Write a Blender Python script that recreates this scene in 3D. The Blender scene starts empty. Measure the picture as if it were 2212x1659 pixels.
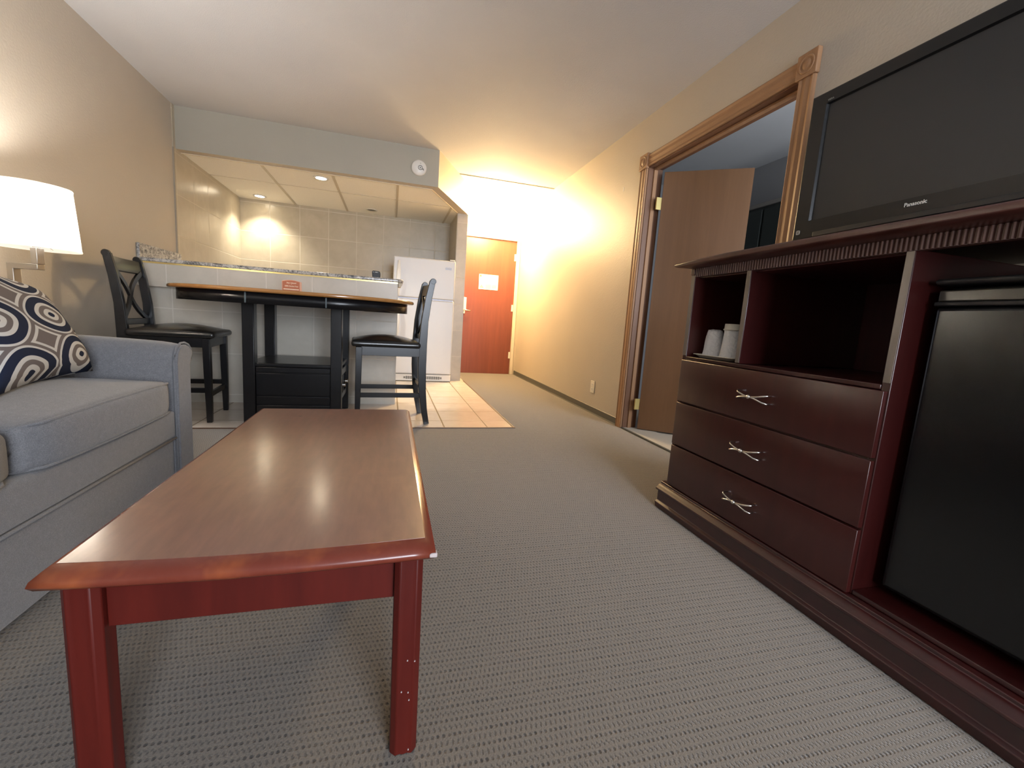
import bpy, bmesh, math, random
from mathutils import Vector, Matrix
random.seed(3)
C = bpy.context.scene.collection
PI = math.pi
SC = bpy.context.scene

# ------------------------------------------------------------------ materials
class NT:
    def __init__(s, name):
        s.m = bpy.data.materials.new(name); s.m.use_nodes = True
        s.t = s.m.node_tree; s.t.nodes.clear()
        s.out = s.n('ShaderNodeOutputMaterial'); s.b = s.n('ShaderNodeBsdfPrincipled')
        s.l(s.b.outputs[0], s.out.inputs[0])
    def n(s, k, **kw):
        x = s.t.nodes.new(k)
        for a, v in kw.items(): setattr(x, a, v)
        return x
    def l(s, a, b): s.t.links.new(a, b)
    def set(s, k, v):
        i = s.b.inputs[k]
        if hasattr(v, 'is_output'): s.l(v, i)
        elif isinstance(v, (tuple, list)): i.default_value = (*v, 1) if len(v) == 3 else v
        else: i.default_value = v
    def val(s, sock, v):
        if hasattr(v, 'is_output'): s.l(v, sock)
        elif isinstance(v, (tuple, list)): sock.default_value = (*v, 1) if (len(v) == 3 and len(sock.default_value) == 4) else v
        else: sock.default_value = v
    def math(s, op, a, b=None, clamp=False):
        x = s.n('ShaderNodeMath', operation=op); x.use_clamp = clamp
        s.val(x.inputs[0], a)
        if b is not None: s.val(x.inputs[1], b)
        return x.outputs[0]
    def coord(s, kind='Object', scale=(1, 1, 1), loc=(0, 0, 0), rot=(0, 0, 0)):
        c = s.n('ShaderNodeTexCoord'); mp = s.n('ShaderNodeMapping')
        mp.inputs['Scale'].default_value = scale; mp.inputs['Location'].default_value = loc; mp.inputs['Rotation'].default_value = rot
        s.l(c.outputs[kind], mp.inputs[0]); return mp.outputs[0]
    def noise(s, vec, scale, detail=3, rough=.5, dist=0):
        x = s.n('ShaderNodeTexNoise'); s.l(vec, x.inputs['Vector'])
        x.inputs['Scale'].default_value = scale; x.inputs['Detail'].default_value = detail
        x.inputs['Roughness'].default_value = rough; x.inputs['Distortion'].default_value = dist
        return x.outputs['Fac']
    def ramp(s, fac, stops):
        x = s.n('ShaderNodeValToRGB'); s.l(fac, x.inputs[0]); e = x.color_ramp.elements
        while len(e) < len(stops): e.new(.5)
        for q, (p, c) in zip(e, stops): q.position = p; q.color = (*c, 1) if len(c) == 3 else c
        return x.outputs[0]
    def mix(s, f, a, b):
        x = s.n('ShaderNodeMix', data_type='RGBA'); s.val(x.inputs[0], f); s.val(x.inputs[6], a); s.val(x.inputs[7], b)
        return x.outputs[2]
    def bump(s, h, strength=.3, dist=.002):
        x = s.n('ShaderNodeBump'); x.inputs['Strength'].default_value = strength; x.inputs['Distance'].default_value = dist
        s.l(h, x.inputs['Height']); s.l(x.outputs[0], s.b.inputs['Normal'])
    def sep(s, v):
        x = s.n('ShaderNodeSeparateXYZ'); s.l(v, x.inputs[0]); return x.outputs
    def comb(s, x, y, z=0.0):
        c = s.n('ShaderNodeCombineXYZ'); s.val(c.inputs[0], x); s.val(c.inputs[1], y); s.val(c.inputs[2], z); return c.outputs[0]

def plain(name, col, rough=.5, metal=0, coat=0, spec=None, emit=None, es=0):
    t = NT(name); t.set('Base Color', col); t.set('Roughness', rough); t.set('Metallic', metal)
    if coat: t.set('Coat Weight', coat); t.set('Coat Roughness', .08)
    if spec is not None: t.set('Specular IOR Level', spec)
    if emit: t.set('Emission Color', emit); t.set('Emission Strength', es)
    return t.m

def paint(name, col, bump=.25, rough=.55, sc=90):
    t = NT(name); v = t.coord()
    f = t.noise(v, 3, 2); t.set('Base Color', t.mix(f, tuple(c * .96 for c in col), tuple(min(1, c * 1.04) for c in col)))
    t.set('Roughness', rough); t.bump(t.noise(v, sc, 3), bump, .003); return t.m

def fabric(name, col, col2, sc=900, bump=.5):
    t = NT(name); v = t.coord()
    w = t.noise(v, sc, 2, .6); w2 = t.noise(v, 70, 4, .7)
    c = t.mix(t.ramp(w, [(.35, (0, 0, 0)), (.65, (1, 1, 1))]), col, col2)
    t.set('Base Color', t.mix(w2, c, tuple(x * .9 for x in col)))
    t.set('Roughness', .95); t.set('Specular IOR Level', .15); t.set('Sheen Weight', .25)
    t.bump(w, bump, .0015); return t.m

def wood(name, c1, c2, scale=(1, 1, 1), rough=.3, coat=0, sc=14, bump=.05, spec=.5):
    # scale: shrink the axis along the grain
    t = NT(name); v = t.coord('Object', scale)
    g = t.noise(v, sc, 5, .6, .6); g2 = t.noise(v, sc * 6, 3, .6)
    f = t.math('ADD', t.math('MULTIPLY', g, .75), t.math('MULTIPLY', g2, .25))
    t.set('Base Color', t.ramp(f, [(.32, c1), (.68, c2)])); t.set('Roughness', rough); t.set('Specular IOR Level', spec)
    if coat: t.set('Coat Weight', coat); t.set('Coat Roughness', .12)
    t.bump(g2, bump, .001); return t.m

def grid_mat(name, ax, ay, ox, oy, w, h, mort, tile1, tile2, grout, rough=.35, bump=.6):
    # straight-laid tiles from object coordinates (objects built at world origin); ax, ay pick axes
    t = NT(name); c = t.sep(t.coord())
    def edge(a, o, p):
        u = t.math('DIVIDE', t.math('SUBTRACT', c[a], o), p)
        fr = t.math('FRACT', u); d = t.math('MULTIPLY', t.math('MINIMUM', fr, t.math('SUBTRACT', 1, fr)), p)
        return d, t.math('FLOOR', u)
    dx, ix = edge(ax, ox, w); dy, iy = edge(ay, oy, h)
    d = t.math('MINIMUM', dx, dy)
    m = t.n('ShaderNodeMapRange'); t.l(d, m.inputs[0]); m.inputs[1].default_value = mort * .5; m.inputs[2].default_value = mort * .9
    wn = t.n('ShaderNodeTexWhiteNoise', noise_dimensions='2D'); t.l(t.comb(ix, iy), wn.inputs[0])
    v = t.coord(); f = t.noise(v, 7, 5, .6, .4)
    base = t.mix(t.ramp(f, [(.3, (0, 0, 0)), (.7, (1, 1, 1))]), tile1, tile2)
    base = t.mix(t.math('MULTIPLY', wn.outputs[0], .25), base, tuple(x * .9 for x in tile1))
    t.set('Base Color', t.mix(m.outputs[0], grout, base))
    r = t.math('ADD', t.math('MULTIPLY', t.math('SUBTRACT', 1, m.outputs[0]), .5), rough, True)
    t.set('Roughness', r); t.bump(m.outputs[0], bump, .002); return t.m

def carpet_mat():
    t = NT('carpet_weave'); v = t.coord(); c = t.sep(v)
    ry = t.math('DIVIDE', c[1], .032); iy = t.math('FLOOR', ry); fy = t.math('SUBTRACT', t.math('FRACT', ry), .5)
    wn = t.n('ShaderNodeTexWhiteNoise', noise_dimensions='1D'); t.l(iy, wn.inputs['W'])
    wob = t.math('MULTIPLY', t.math('SUBTRACT', t.noise(t.comb(c[0], t.math('MULTIPLY', iy, .37)), 30, 2), .5), .5)
    rx = t.math('ADD', t.math('ADD', t.math('DIVIDE', c[0], .0108), wn.outputs[0]), wob)
    fx = t.math('SUBTRACT', t.math('FRACT', rx), .5); ix = t.math('FLOOR', rx)
    wn2 = t.n('ShaderNodeTexWhiteNoise', noise_dimensions='2D'); t.l(t.comb(ix, iy), wn2.inputs[0])
    def spot(fx_, fy_, a, b):
        dx = t.math('DIVIDE', t.math('MULTIPLY', fx_, .0108), a); dy = t.math('DIVIDE', t.math('MULTIPLY', fy_, .032), b)
        d = t.math('SQRT', t.math('ADD', t.math('MULTIPLY', dx, dx), t.math('MULTIPLY', dy, dy)))
        m = t.n('ShaderNodeMapRange'); t.l(d, m.inputs[0]); m.inputs[1].default_value = .55; m.inputs[2].default_value = 1.15
        m.inputs[3].default_value = 1; m.inputs[4].default_value = 0; return m.outputs[0]
    s1 = t.math('MULTIPLY', spot(fx, fy, .0034, .0042), t.math('ADD', t.math('MULTIPLY', wn2.outputs[0], .5), .5))
    fy2 = t.math('SUBTRACT', t.math('FRACT', t.math('ADD', ry, .5)), .5)
    fx2 = t.math('SUBTRACT', t.math('FRACT', t.math('ADD', rx, .5)), .5)
    s2 = t.math('MULTIPLY', spot(fx2, fy2, .0026, .0062), .55)
    s = t.math('MAXIMUM', s1, s2)
    fib = t.noise(v, 330, 2, .7); big = t.noise(v, 1.3, 3)
    base = t.mix(t.ramp(fib, [(.3, (0, 0, 0)), (.7, (1, 1, 1))]), (.105, .086, .066), (.205, .172, .136))
    base = t.mix(t.math('MULTIPLY', big, .3), base, (.12, .097, .075))
    t.set('Base Color', t.mix(s, base, (.022, .017, .013)))
    t.set('Roughness', 1); t.set('Specular IOR Level', .05); t.set('Sheen Weight', .35); t.set('Sheen Roughness', .6)
    hgt = t.math('SUBTRACT', t.math('MULTIPLY', fib, .6), s); t.bump(hgt, .7, .003)
    return t.m

def granite_mat():
    t = NT('granite'); v = t.coord()
    a = t.noise(v, 22, 6, .7, 1.2); b = t.noise(v, 120, 3, .6)
    f = t.math('ADD', t.math('MULTIPLY', a, .7), t.math('MULTIPLY', b, .3))
    t.set('Base Color', t.ramp(f, [(.36, (.05, .05, .055)), (.46, (.22, .21, .2)), (.53, (.48, .46, .42)), (.66, (.62, .60, .55))]))
    t.set('Roughness', .18); return t.m

def pillow_mat():
    t = NT('trellis_print'); tc = t.n('ShaderNodeTexCoord'); mp = t.n('ShaderNodeMapping')
    mp.inputs['Rotation'].default_value = (0, 0, math.radians(12)); mp.inputs['Scale'].default_value = (1.9, 2.5, 1)
    mp.inputs['Location'].default_value = (.18, .12, 0)
    t.l(tc.outputs['UV'], mp.inputs[0]); c = t.sep(mp.outputs[0])
    row = t.math('FLOOR', c[1]); u = c[0]
    fx = t.math('ABSOLUTE', t.math('SUBTRACT', t.math('MULTIPLY', t.math('FRACT', u), 2), 1))
    fy = t.math('ABSOLUTE', t.math('SUBTRACT', t.math('MULTIPLY', t.math('FRACT', c[1]), 2), 1))
    r2_ = t.math('ADD', t.math('ADD', t.math('MULTIPLY', fx, fx), t.math('MULTIPLY', fy, fy)), .0001)
    k_ = t.math('DIVIDE', t.math('MULTIPLY', t.math('MULTIPLY', fx, fx), t.math('MULTIPLY', fy, fy)), t.math('MULTIPLY', r2_, r2_))
    d = t.math('MULTIPLY', t.math('SQRT', r2_), t.math('ADD', t.math('MULTIPLY', k_, .3), .97))
    x = t.n('ShaderNodeValToRGB'); x.color_ramp.interpolation = 'CONSTANT'; e = x.color_ramp.elements
    taupe, white, navy = (.14, .122, .12), (.50, .50, .49), (.016, .022, .045)
    st = [(0, navy), (.06, white), (.14, taupe), (.22, white), (.29, navy), (.43, white), (.47, taupe), (.535, white), (.585, taupe)]
    while len(e) < len(st): e.new(.5)
    for q, (p, col) in zip(e, st): q.position = p; q.color = (*col, 1)
    t.l(t.math('MULTIPLY', d, .5), x.inputs[0])
    w = t.noise(t.coord(), 900, 2)
    t.set('Base Color', x.outputs[0]); t.set('Roughness', .95); t.set('Specular IOR Level', .1)
    t.bump(w, .3, .001); return t.m

def tabletop_mat():
    t = NT('laminate_top'); v = t.coord()
    g = t.noise(t.coord('Object', (6, 1, 6)), 9, 5, .6); m = t.noise(v, 5, 4, .65)
    col = t.ramp(g, [(.3, (.16, .060, .042)), (.7, (.215, .086, .060))])
    col = t.mix(t.math('MULTIPLY', t.ramp(m, [(.55, (0, 0, 0)), (.75, (1, 1, 1))]), .35), col, (.33, .16, .10))
    c = t.sep(v)  # a scuff near the far end
    dx = t.math('DIVIDE', t.math('SUBTRACT', c[0], -.115), .022); dy = t.math('DIVIDE', t.math('SUBTRACT', c[1], .415), .010)
    dd = t.math('ADD', t.math('ADD', t.math('MULTIPLY', dx, dx), t.math('MULTIPLY', dy, dy)), t.math('MULTIPLY', t.noise(v, 160, 2), 1.6))
    k = t.n('ShaderNodeMapRange'); t.l(dd, k.inputs[0]); k.inputs[1].default_value = 1.0; k.inputs[2].default_value = 1.15; k.inputs[3].default_value = 1; k.inputs[4].default_value = 0
    t.set('Base Color', t.mix(k.outputs[0], col, (.035, .015, .01)))
    t.set('Roughness', t.math('ADD', t.math('MULTIPLY', m, .08), .27)); t.set('Specular IOR Level', .6); t.set('Coat Weight', 1.0); t.set('Coat Roughness', .175); t.set('Coat IOR', 2.05)
    t.bump(t.noise(v, 260, 2), .05, .0005); return t.m

def cherry_mat(name, c1, c2, rough, worn=.0, spec=.5):
    t = NT(name); v = t.coord('Object', (1, 1, .12)); g = t.noise(v, 16, 5, .6, .5)
    col = t.ramp(g, [(.3, c1), (.7, c2)])
    if worn:
        m = t.noise(t.coord(), 7, 4, .6); col = t.mix(t.math('MULTIPLY', t.ramp(m, [(.52, (0, 0, 0)), (.72, (1, 1, 1))]), worn), col, (.45, .13, .03))
    t.set('Base Color', col); t.set('Roughness', rough); t.set('Specular IOR Level', spec); return t.m

def acoustic_mat():
    t = NT('acoustic_tile'); v = t.coord(); f = t.noise(v, 160, 3, .7)
    t.set('Base Color', t.ramp(f, [(.3, (.70, .68, .62)), (.5, (.82, .80, .74))])); t.set('Roughness', .95); t.bump(f, .25, .002); return t.m

def emis(name, col, s):
    t = NT(name); e = t.n('ShaderNodeEmission'); e.inputs[0].default_value = (*col, 1); e.inputs[1].default_value = s
    t.l(e.outputs[0], t.out.inputs[0]); return t.m

def shade_mat():
    t = NT('shade_linen'); v = t.coord(); w = t.noise(v, 300, 2)
    tr = t.n('ShaderNodeBsdfTranslucent'); tr.inputs[0].default_value = (.93, .90, .84, 1)
    df = t.n('ShaderNodeBsdfDiffuse'); t.l(t.mix(w, (.82, .80, .76), (.9, .88, .84)), df.inputs[0])
    mx = t.n('ShaderNodeMixShader'); mx.inputs[0].default_value = .8
    t.l(df.outputs[0], mx.inputs[1]); t.l(tr.outputs[0], mx.inputs[2]); em = t.n('ShaderNodeEmission'); em.inputs[0].default_value = (1, .96, .90, 1); em.inputs[1].default_value = .3
    ad = t.n('ShaderNodeAddShader'); t.l(mx.outputs[0], ad.inputs[0]); t.l(em.outputs[0], ad.inputs[1]); t.l(ad.outputs[0], t.out.inputs[0]); return t.m

M = {}
M['wall'] = paint('wall_paint', (.455, .405, .335), .35, .5)
M['ceil'] = paint('ceiling_paint', (.56, .56, .565), .5, .8, 140)
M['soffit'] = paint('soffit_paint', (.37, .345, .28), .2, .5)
M['hallpaint'] = paint('hall_paint', (.55, .45, .31), .3, .5)
M['jambpaint'] = plain('door_frame_paint', (.66, .57, .42), .4)
M['tileback'] = grid_mat('wall_tile_back', 0, 2, -1.16, 1.39, .346, .348, .006, (.40, .345, .25), (.47, .41, .31), (.55, .50, .40), .28, .5)
M['tileside'] = grid_mat('wall_tile_side', 1, 2, 5.045, 1.39, .346, .348, .006, (.40, .345, .25), (.47, .41, .31), (.55, .50, .40), .28, .5)
M['tilebar'] = grid_mat('wall_tile_bar', 0, 2, -1.315, .410, .342, .340, .005, (.49, .455, .385), (.57, .53, .455), (.64, .60, .53), .35, .35)
M['tilepil'] = grid_mat('wall_tile_pillar', 0, 2, .60, .325, .5, .338, .005, (.42, .385, .33), (.50, .46, .40), (.56, .52, .46), .35, .35)
M['floortile'] = grid_mat('floor_tile', 0, 1, .41, 3.425, .332, .352, .009, (.57, .50, .43), (.64, .57, .50), (.20, .155, .11), .22, .4)
M['carpet'] = carpet_mat()
M['granite'] = granite_mat()
M['acoustic'] = acoustic_mat()
M['brass'] = plain('brass_strip', (.75, .60, .25), .28, 1)
M['gridbar'] = plain('ceiling_grid', (.50, .45, .36), .5)
M['cove'] = plain('cove_base', (.075, .075, .065), .5)
M['oak'] = wood('oak_casing', (.28, .15, .075), (.37, .205, .108), (1, 1, .08), .5, 0, 22, .05, .35)
M['oakh'] = wood('oak_casing_head', (.28, .15, .075), (.37, .205, .108), (1, .08, 1), .5, 0, 22, .05, .35)
M['oakdark'] = wood('oak_jamb', (.13, .058, .03), (.19, .09, .045), (1, .3, .08), .45, 0, 18)
M['oakdoor'] = wood('oak_door', (.125, .058, .023), (.155, .073, .030), (1, 1, .06), .4, .15, 14)
M['mahog_door'] = wood('red_door', (.165, .040, .018), (.22, .056, .025), (1, 1, .05), .42, 0, 16)
M['cab'] = cherry_mat('mahogany_gloss', (.026, .0036, .0032), (.040, .0055, .0048), .28, 0, .85)
M['cabface'] = cherry_mat('mahogany_face', (.033, .0052, .0042), (.048, .0082, .0064), .3, 0, .6)
M['cabin'] = cherry_mat('mahogany_inside', (.034, .0035, .0045), (.05, .005, .006), .4)
M['frieze'] = cherry_mat('mahogany_frieze', (.085, .035, .028), (.12, .055, .045), .35, 0, .8)
M['cabedge'] = cherry_mat('edge_reflection_tone', (.13, .10, .08), (.20, .16, .13), .3, 0, 1)  # glossy edge; grey-beige base paints in the wall's reflection
M['cabtop'] = cherry_mat('mahogany_top', (.045, .013, .010), (.085, .026, .02), .3, 0, .8)
M['seam'] = plain('seam_metal', (.10, .12, .13), .3, .6)
M['chrome'] = plain('satin_chrome', (.80, .78, .74), .18, 1)
M['steel'] = plain('brushed_nickel', (.50, .47, .43), .32, 1)
M['blk'] = plain('black_lacquer', (.007, .007, .008), .27, 0, 0, .4)
M['blkleather'] = plain('black_vinyl', (.012, .012, .012), .28, 0, .25)
M['blkmatte'] = plain('black_plastic', (.012, .012, .013), .5)
M['fridgeblk'] = plain('black_fridge_door', (.007, .0075, .008), .22, 0, 0, .4)
M['smoked'] = plain('smoked_handle_strip', (.05, .045, .038), .22)
M['screen'] = plain('tv_screen', (.018, .019, .020), .28, 0, 0, .6)
M['bezel'] = plain('tv_bezel', (.010, .010, .010), .22)
M['honey'] = wood('honey_top', (.30, .13, .035), (.42, .20, .06), (.2, 1, 1), .25, .4, 14)
M['tabletop'] = tabletop_mat()
M['cherry'] = cherry_mat('cherry_leg', (.056, .0055, .0037), (.088, .009, .0055), .42, 0, .25)
M['cherryedge'] = cherry_mat('cherry_edge', (.12, .022, .012), (.15, .032, .018), .24, .4)
M['chip'] = plain('bare_chip', (.42, .35, .34), .8)
M['sofa'] = fabric('sofa_weave', (.13, .13, .138), (.25, .247, .255), 480)
M['pillow'] = pillow_mat()
M['shade'] = shade_mat()
M['white'] = plain('white_plastic', (.72, .70, .66), .35)
M['white2'] = plain('off_white_plastic', (.70, .66, .56), .4)
M['grayring'] = plain('grey_plastic', (.20, .19, .17), .5)
M['greylt'] = plain('light_grey_mark', (.42, .41, .38), .5)
M['card'] = plain('terracotta_card', (.42, .13, .06), .6)
M['cardedge'] = plain('card_border', (.62, .36, .25), .6)
M['ink'] = plain('printed_ink', (.60, .42, .26), .7)
M['inkd'] = plain('printed_ink_dark', (.30, .13, .07), .7)
M['paper'] = plain('paper_notice', (.80, .72, .55), .6)
M['bulb'] = emis('bulb_glow', (1, .86, .62), 60)
M['bulbhall'] = emis('bulb_glow_hall', (1, .80, .45), 40)
M['cup'] = None
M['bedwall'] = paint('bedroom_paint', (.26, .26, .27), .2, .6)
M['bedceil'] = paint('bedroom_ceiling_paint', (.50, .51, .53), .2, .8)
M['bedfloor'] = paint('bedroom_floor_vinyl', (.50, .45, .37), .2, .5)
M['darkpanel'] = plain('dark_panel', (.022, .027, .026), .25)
M['labelgrey'] = plain('badge_grey', (.30, .29, .32), .35, .4)

def fridge_white():
    t = NT('pebbled_white_enamel'); v = t.coord(); t.set('Base Color', (.60, .60, .61)); t.set('Roughness', .3)
    t.bump(t.noise(v, 260, 2), .5, .0012); return t.m
M['fridge'] = fridge_white()
def cup_mat():
    t = NT('wrapped_cup_film'); t.set('Base Color', (.85, .85, .86)); t.set('Roughness', .3); t.set('Transmission Weight', .1)
    t.bump(t.noise(t.coord(), 60, 3, .6, 1.5), .9, .006); return t.m
M['cup'] = cup_mat()

# ------------------------------------------------------------------ mesh helpers
def tf(bm, verts, mat=None):
    if mat is not None: bmesh.ops.transform(bm, matrix=mat, verts=verts)
def box(bm, x0, x1, y0, y1, z0, z1, mat=None):
    vs = [bm.verts.new((x, y, z)) for x in (x0, x1) for y in (y0, y1) for z in (z0, z1)]
    for f in ((0, 1, 3, 2), (4, 6, 7, 5), (0, 4, 5, 1), (2, 3, 7, 6), (0, 2, 6, 4), (1, 5, 7, 3)):
        bm.faces.new([vs[i] for i in f])
    tf(bm, vs, mat); return vs
def prism(bm, pts, axis, a0, a1, mat=None):
    # pts 2-D in the two other axes (x,y for z; x,z for y; y,z for x)
    def P(p, a):
        return {'z': (p[0], p[1], a), 'y': (p[0], a, p[1]), 'x': (a, p[0], p[1])}[axis]
    A = [bm.verts.new(P(p, a0)) for p in pts]; B = [bm.verts.new(P(p, a1)) for p in pts]
    n = len(pts)
    bm.faces.new(A[::-1]); bm.faces.new(B)
    for i in range(n): bm.faces.new((A[i], A[(i + 1) % n], B[(i + 1) % n], B[i]))
    tf(bm, A + B, mat); return A + B
def cyl(bm, c, r, h, axis='z', seg=24, r2=None):
    r2 = r if r2 is None else r2; A = []; B = []
    for i in range(seg):
        a = 2 * PI * i / seg; u, v = math.cos(a), math.sin(a)
        def P(rr, t):
            return {'z': (c[0] + u * rr, c[1] + v * rr, c[2] + t), 'y': (c[0] + u * rr, c[1] + t, c[2] + v * rr), 'x': (c[0] + t, c[1] + u * rr, c[2] + v * rr)}[axis]
        A.append(bm.verts.new(P(r, 0))); B.append(bm.verts.new(P(r2, h)))
    bm.faces.new(A); bm.faces.new(B[::-1])
    for i in range(seg): bm.faces.new((A[i], B[i], B[(i + 1) % seg], A[(i + 1) % seg]))
    return A + B
def lathe(bm, prof, c=(0, 0, 0), seg=40, axis='z', close=True):
    rings = []
    for r, t in prof:
        ring = []
        for i in range(seg):
            a = 2 * PI * i / seg; u, v = math.cos(a) * r, math.sin(a) * r
            p = {'z': (c[0] + u, c[1] + v, c[2] + t), 'y': (c[0] + u, c[1] + t, c[2] + v), 'x': (c[0] + t, c[1] + u, c[2] + v)}[axis]
            ring.append(bm.verts.new(p))
        rings.append(ring)
    for a, b in zip(rings, rings[1:]):
        for i in range(seg): bm.faces.new((a[i], a[(i + 1) % seg], b[(i + 1) % seg], b[i]))
    if close: bm.faces.new(rings[0][::-1]); bm.faces.new(rings[-1])
def sweep(bm, pts, r, seg=10, rz=None, caps=True):
    # tube along points; r may be list; rz: second radius for a flat section
    n = len(pts); pts = [Vector(p) for p in pts]; rings = []
    up = Vector((0, 0, 1))
    for i, p in enumerate(pts):
        d = (pts[min(i + 1, n - 1)] - pts[max(i - 1, 0)]).normalized()
        s = d.cross(up)
        if s.length < .05: s = d.cross(Vector((0, 1, 0)))
        s.normalize(); w = s.cross(d).normalized()
        rr = r[i] if isinstance(r, (list, tuple)) else r
        r2 = rr if rz is None else rz
        rings.append([bm.verts.new(p + s * math.cos(2 * PI * k / seg) * rr + w * math.sin(2 * PI * k / seg) * r2) for k in range(seg)])
    for a, b in zip(rings, rings[1:]):
        for i in range(seg): bm.faces.new((a[i], a[(i + 1) % seg], b[(i + 1) % seg], b[i]))
    if caps: bm.faces.new(rings[0][::-1]); bm.faces.new(rings[-1])
def strip(bm, path, half, z0, z1):
    pass
def flatbar(bm, pts, w, t, wdir):
    # rectangular-section bar along pts, width w along wdir, thickness t along the third axis
    pts = [Vector(p) for p in pts]; n = len(pts); wd = Vector(wdir).normalized(); rings = []
    for i, p in enumerate(pts):
        d = (pts[min(i + 1, n - 1)] - pts[max(i - 1, 0)]).normalized(); td = d.cross(wd).normalized()
        ww = w[i] if isinstance(w, (list, tuple)) else w; tt = t[i] if isinstance(t, (list, tuple)) else t
        rings.append([bm.verts.new(p + wd * a * ww / 2 + td * b * tt / 2) for a, b in ((-1, -1), (1, -1), (1, 1), (-1, 1))])
    for a, b in zip(rings, rings[1:]):
        for i in range(4): bm.faces.new((a[i], a[(i + 1) % 4], b[(i + 1) % 4], b[i]))
    bm.faces.new(rings[0][::-1]); bm.faces.new(rings[-1])
def rounded(bm, x0, x1, y0, y1, z0, z1, r, n=10, crown=(0, 0, 0), fn=None):
    # rounded box with optional outward crown on each axis
    h = Vector(((x1 - x0) / 2, (y1 - y0) / 2, (z1 - z0) / 2)); c = Vector(((x0 + x1) / 2, (y0 + y1) / 2, (z0 + z1) / 2))
    cache = {}
    def P(u, v, w):
        k = (round(u, 5), round(v, 5), round(w, 5))
        if k in cache: return cache[k]
        p = Vector((u * h.x, v * h.y, w * h.z))
        q = Vector((max(-h.x + r, min(h.x - r, p.x)), max(-h.y + r, min(h.y - r, p.y)), max(-h.z + r, min(h.z - r, p.z))))
        d = p - q
        if d.length > 1e-9: p = q + d.normalized() * r
        p.x += math.copysign(crown[0] * (1 - v * v) * (1 - w * w), u) * (abs(u) > .999)
        p.y += math.copysign(crown[1] * (1 - u * u) * (1 - w * w), v) * (abs(v) > .999)
        p.z += crown[2] * (1 - u * u) * (1 - v * v) * (w > .999)
        p += c
        if fn: p = Vector(fn(p))
        cache[k] = bm.verts.new(p); return cache[k]
    def L(n, hh):  # samples concentrated near the rounded ends
        e = min(1, r / hh); a = [-1 + e * (1 - math.cos(PI / 2 * i / 4)) if False else -1 + e * i / 4 for i in range(5)]
        m = [-1 + e + (2 - 2 * e) * i / n for i in range(1, n)]
        return a + m + [-x for x in a[::-1]]
    A = [L(n, h.x), L(n, h.y), L(n, h.z)]
    for ax in range(3):
        U, V = A[(ax + 1) % 3], A[(ax + 2) % 3]
        for s in (-1, 1):
            for i in range(len(U) - 1):
                for j in range(len(V) - 1):
                    q = []
                    for a, b in ((U[i], V[j]), (U[i + 1], V[j]), (U[i + 1], V[j + 1]), (U[i], V[j + 1])):
                        t = [0, 0, 0]; t[ax] = s; t[(ax + 1) % 3] = a; t[(ax + 2) % 3] = b; q.append(P(*t))
                    if s < 0: q = q[::-1]
                    if len(set(q)) > 2:
                        try: bm.faces.new(q)
                        except ValueError: pass
def B(): return bmesh.new()
def obj(name, bm, m, parent=None, bevel=0, smooth=False, seg=2, sub=0, ang=35):
    me = bpy.data.meshes.new(name)
    bmesh.ops.recalc_face_normals(bm, faces=bm.faces); bm.to_mesh(me); bm.free()
    for mm in (m if isinstance(m, list) else [m]): me.materials.append(mm)
    o = bpy.data.objects.new(name, me); C.objects.link(o)
    if parent: o.parent = parent
    if bevel:
        b = o.modifiers.new('bevel', 'BEVEL'); b.width = bevel; b.segments = seg; b.limit_method = 'ANGLE'; b.angle_limit = math.radians(ang)
    if sub: s = o.modifiers.new('sub', 'SUBSURF'); s.levels = sub; s.render_levels = sub
    if smooth or bevel:
        for p in me.polygons: p.use_smooth = True
        if not smooth or bevel:
            try: me.set_sharp_from_angle(angle=math.radians(50))
            except Exception: pass
            if bevel: b.harden_normals = False
    return o
def tag(o, label, cat, group=None, kind=None):
    o['label'] = label; o['category'] = cat
    if group: o['group'] = group
    if kind: o['kind'] = kind
    return o
def thing(name, label, cat, loc=(0, 0, 0), rot=0, group=None):
    o = bpy.data.objects.new(name, None); C.objects.link(o); o.empty_display_size = .1
    o.location = loc; o.rotation_euler = (0, 0, rot); return tag(o, label, cat, group)
def struct(name, bm, m, label, cat, **k):
    return tag(obj(name, bm, m, **k), label, cat, None, 'structure')
def text(name, s, size, mat, parent, m4, ext=.0006, italic=0, sx=1):
    cu = bpy.data.curves.new('t', 'FONT'); cu.body = s; cu.size = size; cu.extrude = ext; cu.align_x = 'CENTER'; cu.align_y = 'CENTER'; cu.shear = italic
    cu.resolution_u = 3; cu.offset = size * .015
    o = bpy.data.objects.new('t', cu); C.objects.link(o)
    me = bpy.data.meshes.new_from_object(o.evaluated_get(bpy.context.evaluated_depsgraph_get())); bpy.data.objects.remove(o)
    me.transform(Matrix.Diagonal((sx, 1, 1, 1))); me.transform(m4); me.materials.clear(); me.materials.append(mat)
    r = bpy.data.objects.new(name, me); C.objects.link(r); r.parent = parent; return r
FACE_NX = Matrix(((0, 0, -1, 0), (-1, 0, 0, 0), (0, 1, 0, 0), (0, 0, 0, 1)))  # text readable when seen looking +X
FACE_NY = Matrix(((1, 0, 0, 0), (0, 0, -1, 0), (0, 1, 0, 0), (0, 0, 0, 1)))   # readable when seen looking +Y
def T(x, y, z): return Matrix.Translation((x, y, z))

# ------------------------------------------------------------------ dimensions (metres)
XR, XL, H = 1.893, -1.847, 2.472
YD, YB0 = 6.569, -3.0
YJ = 5.318
XP1, XP2, YP, ZS = .777, .905, 5.69, 2.12
XA, YS = .43, 4.70
YK, ZK = 6.392, 2.118
DY0, DY1, DH = 1.872, 3.18, 2.07      # doorway in the right wall
WT = .125

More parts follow.
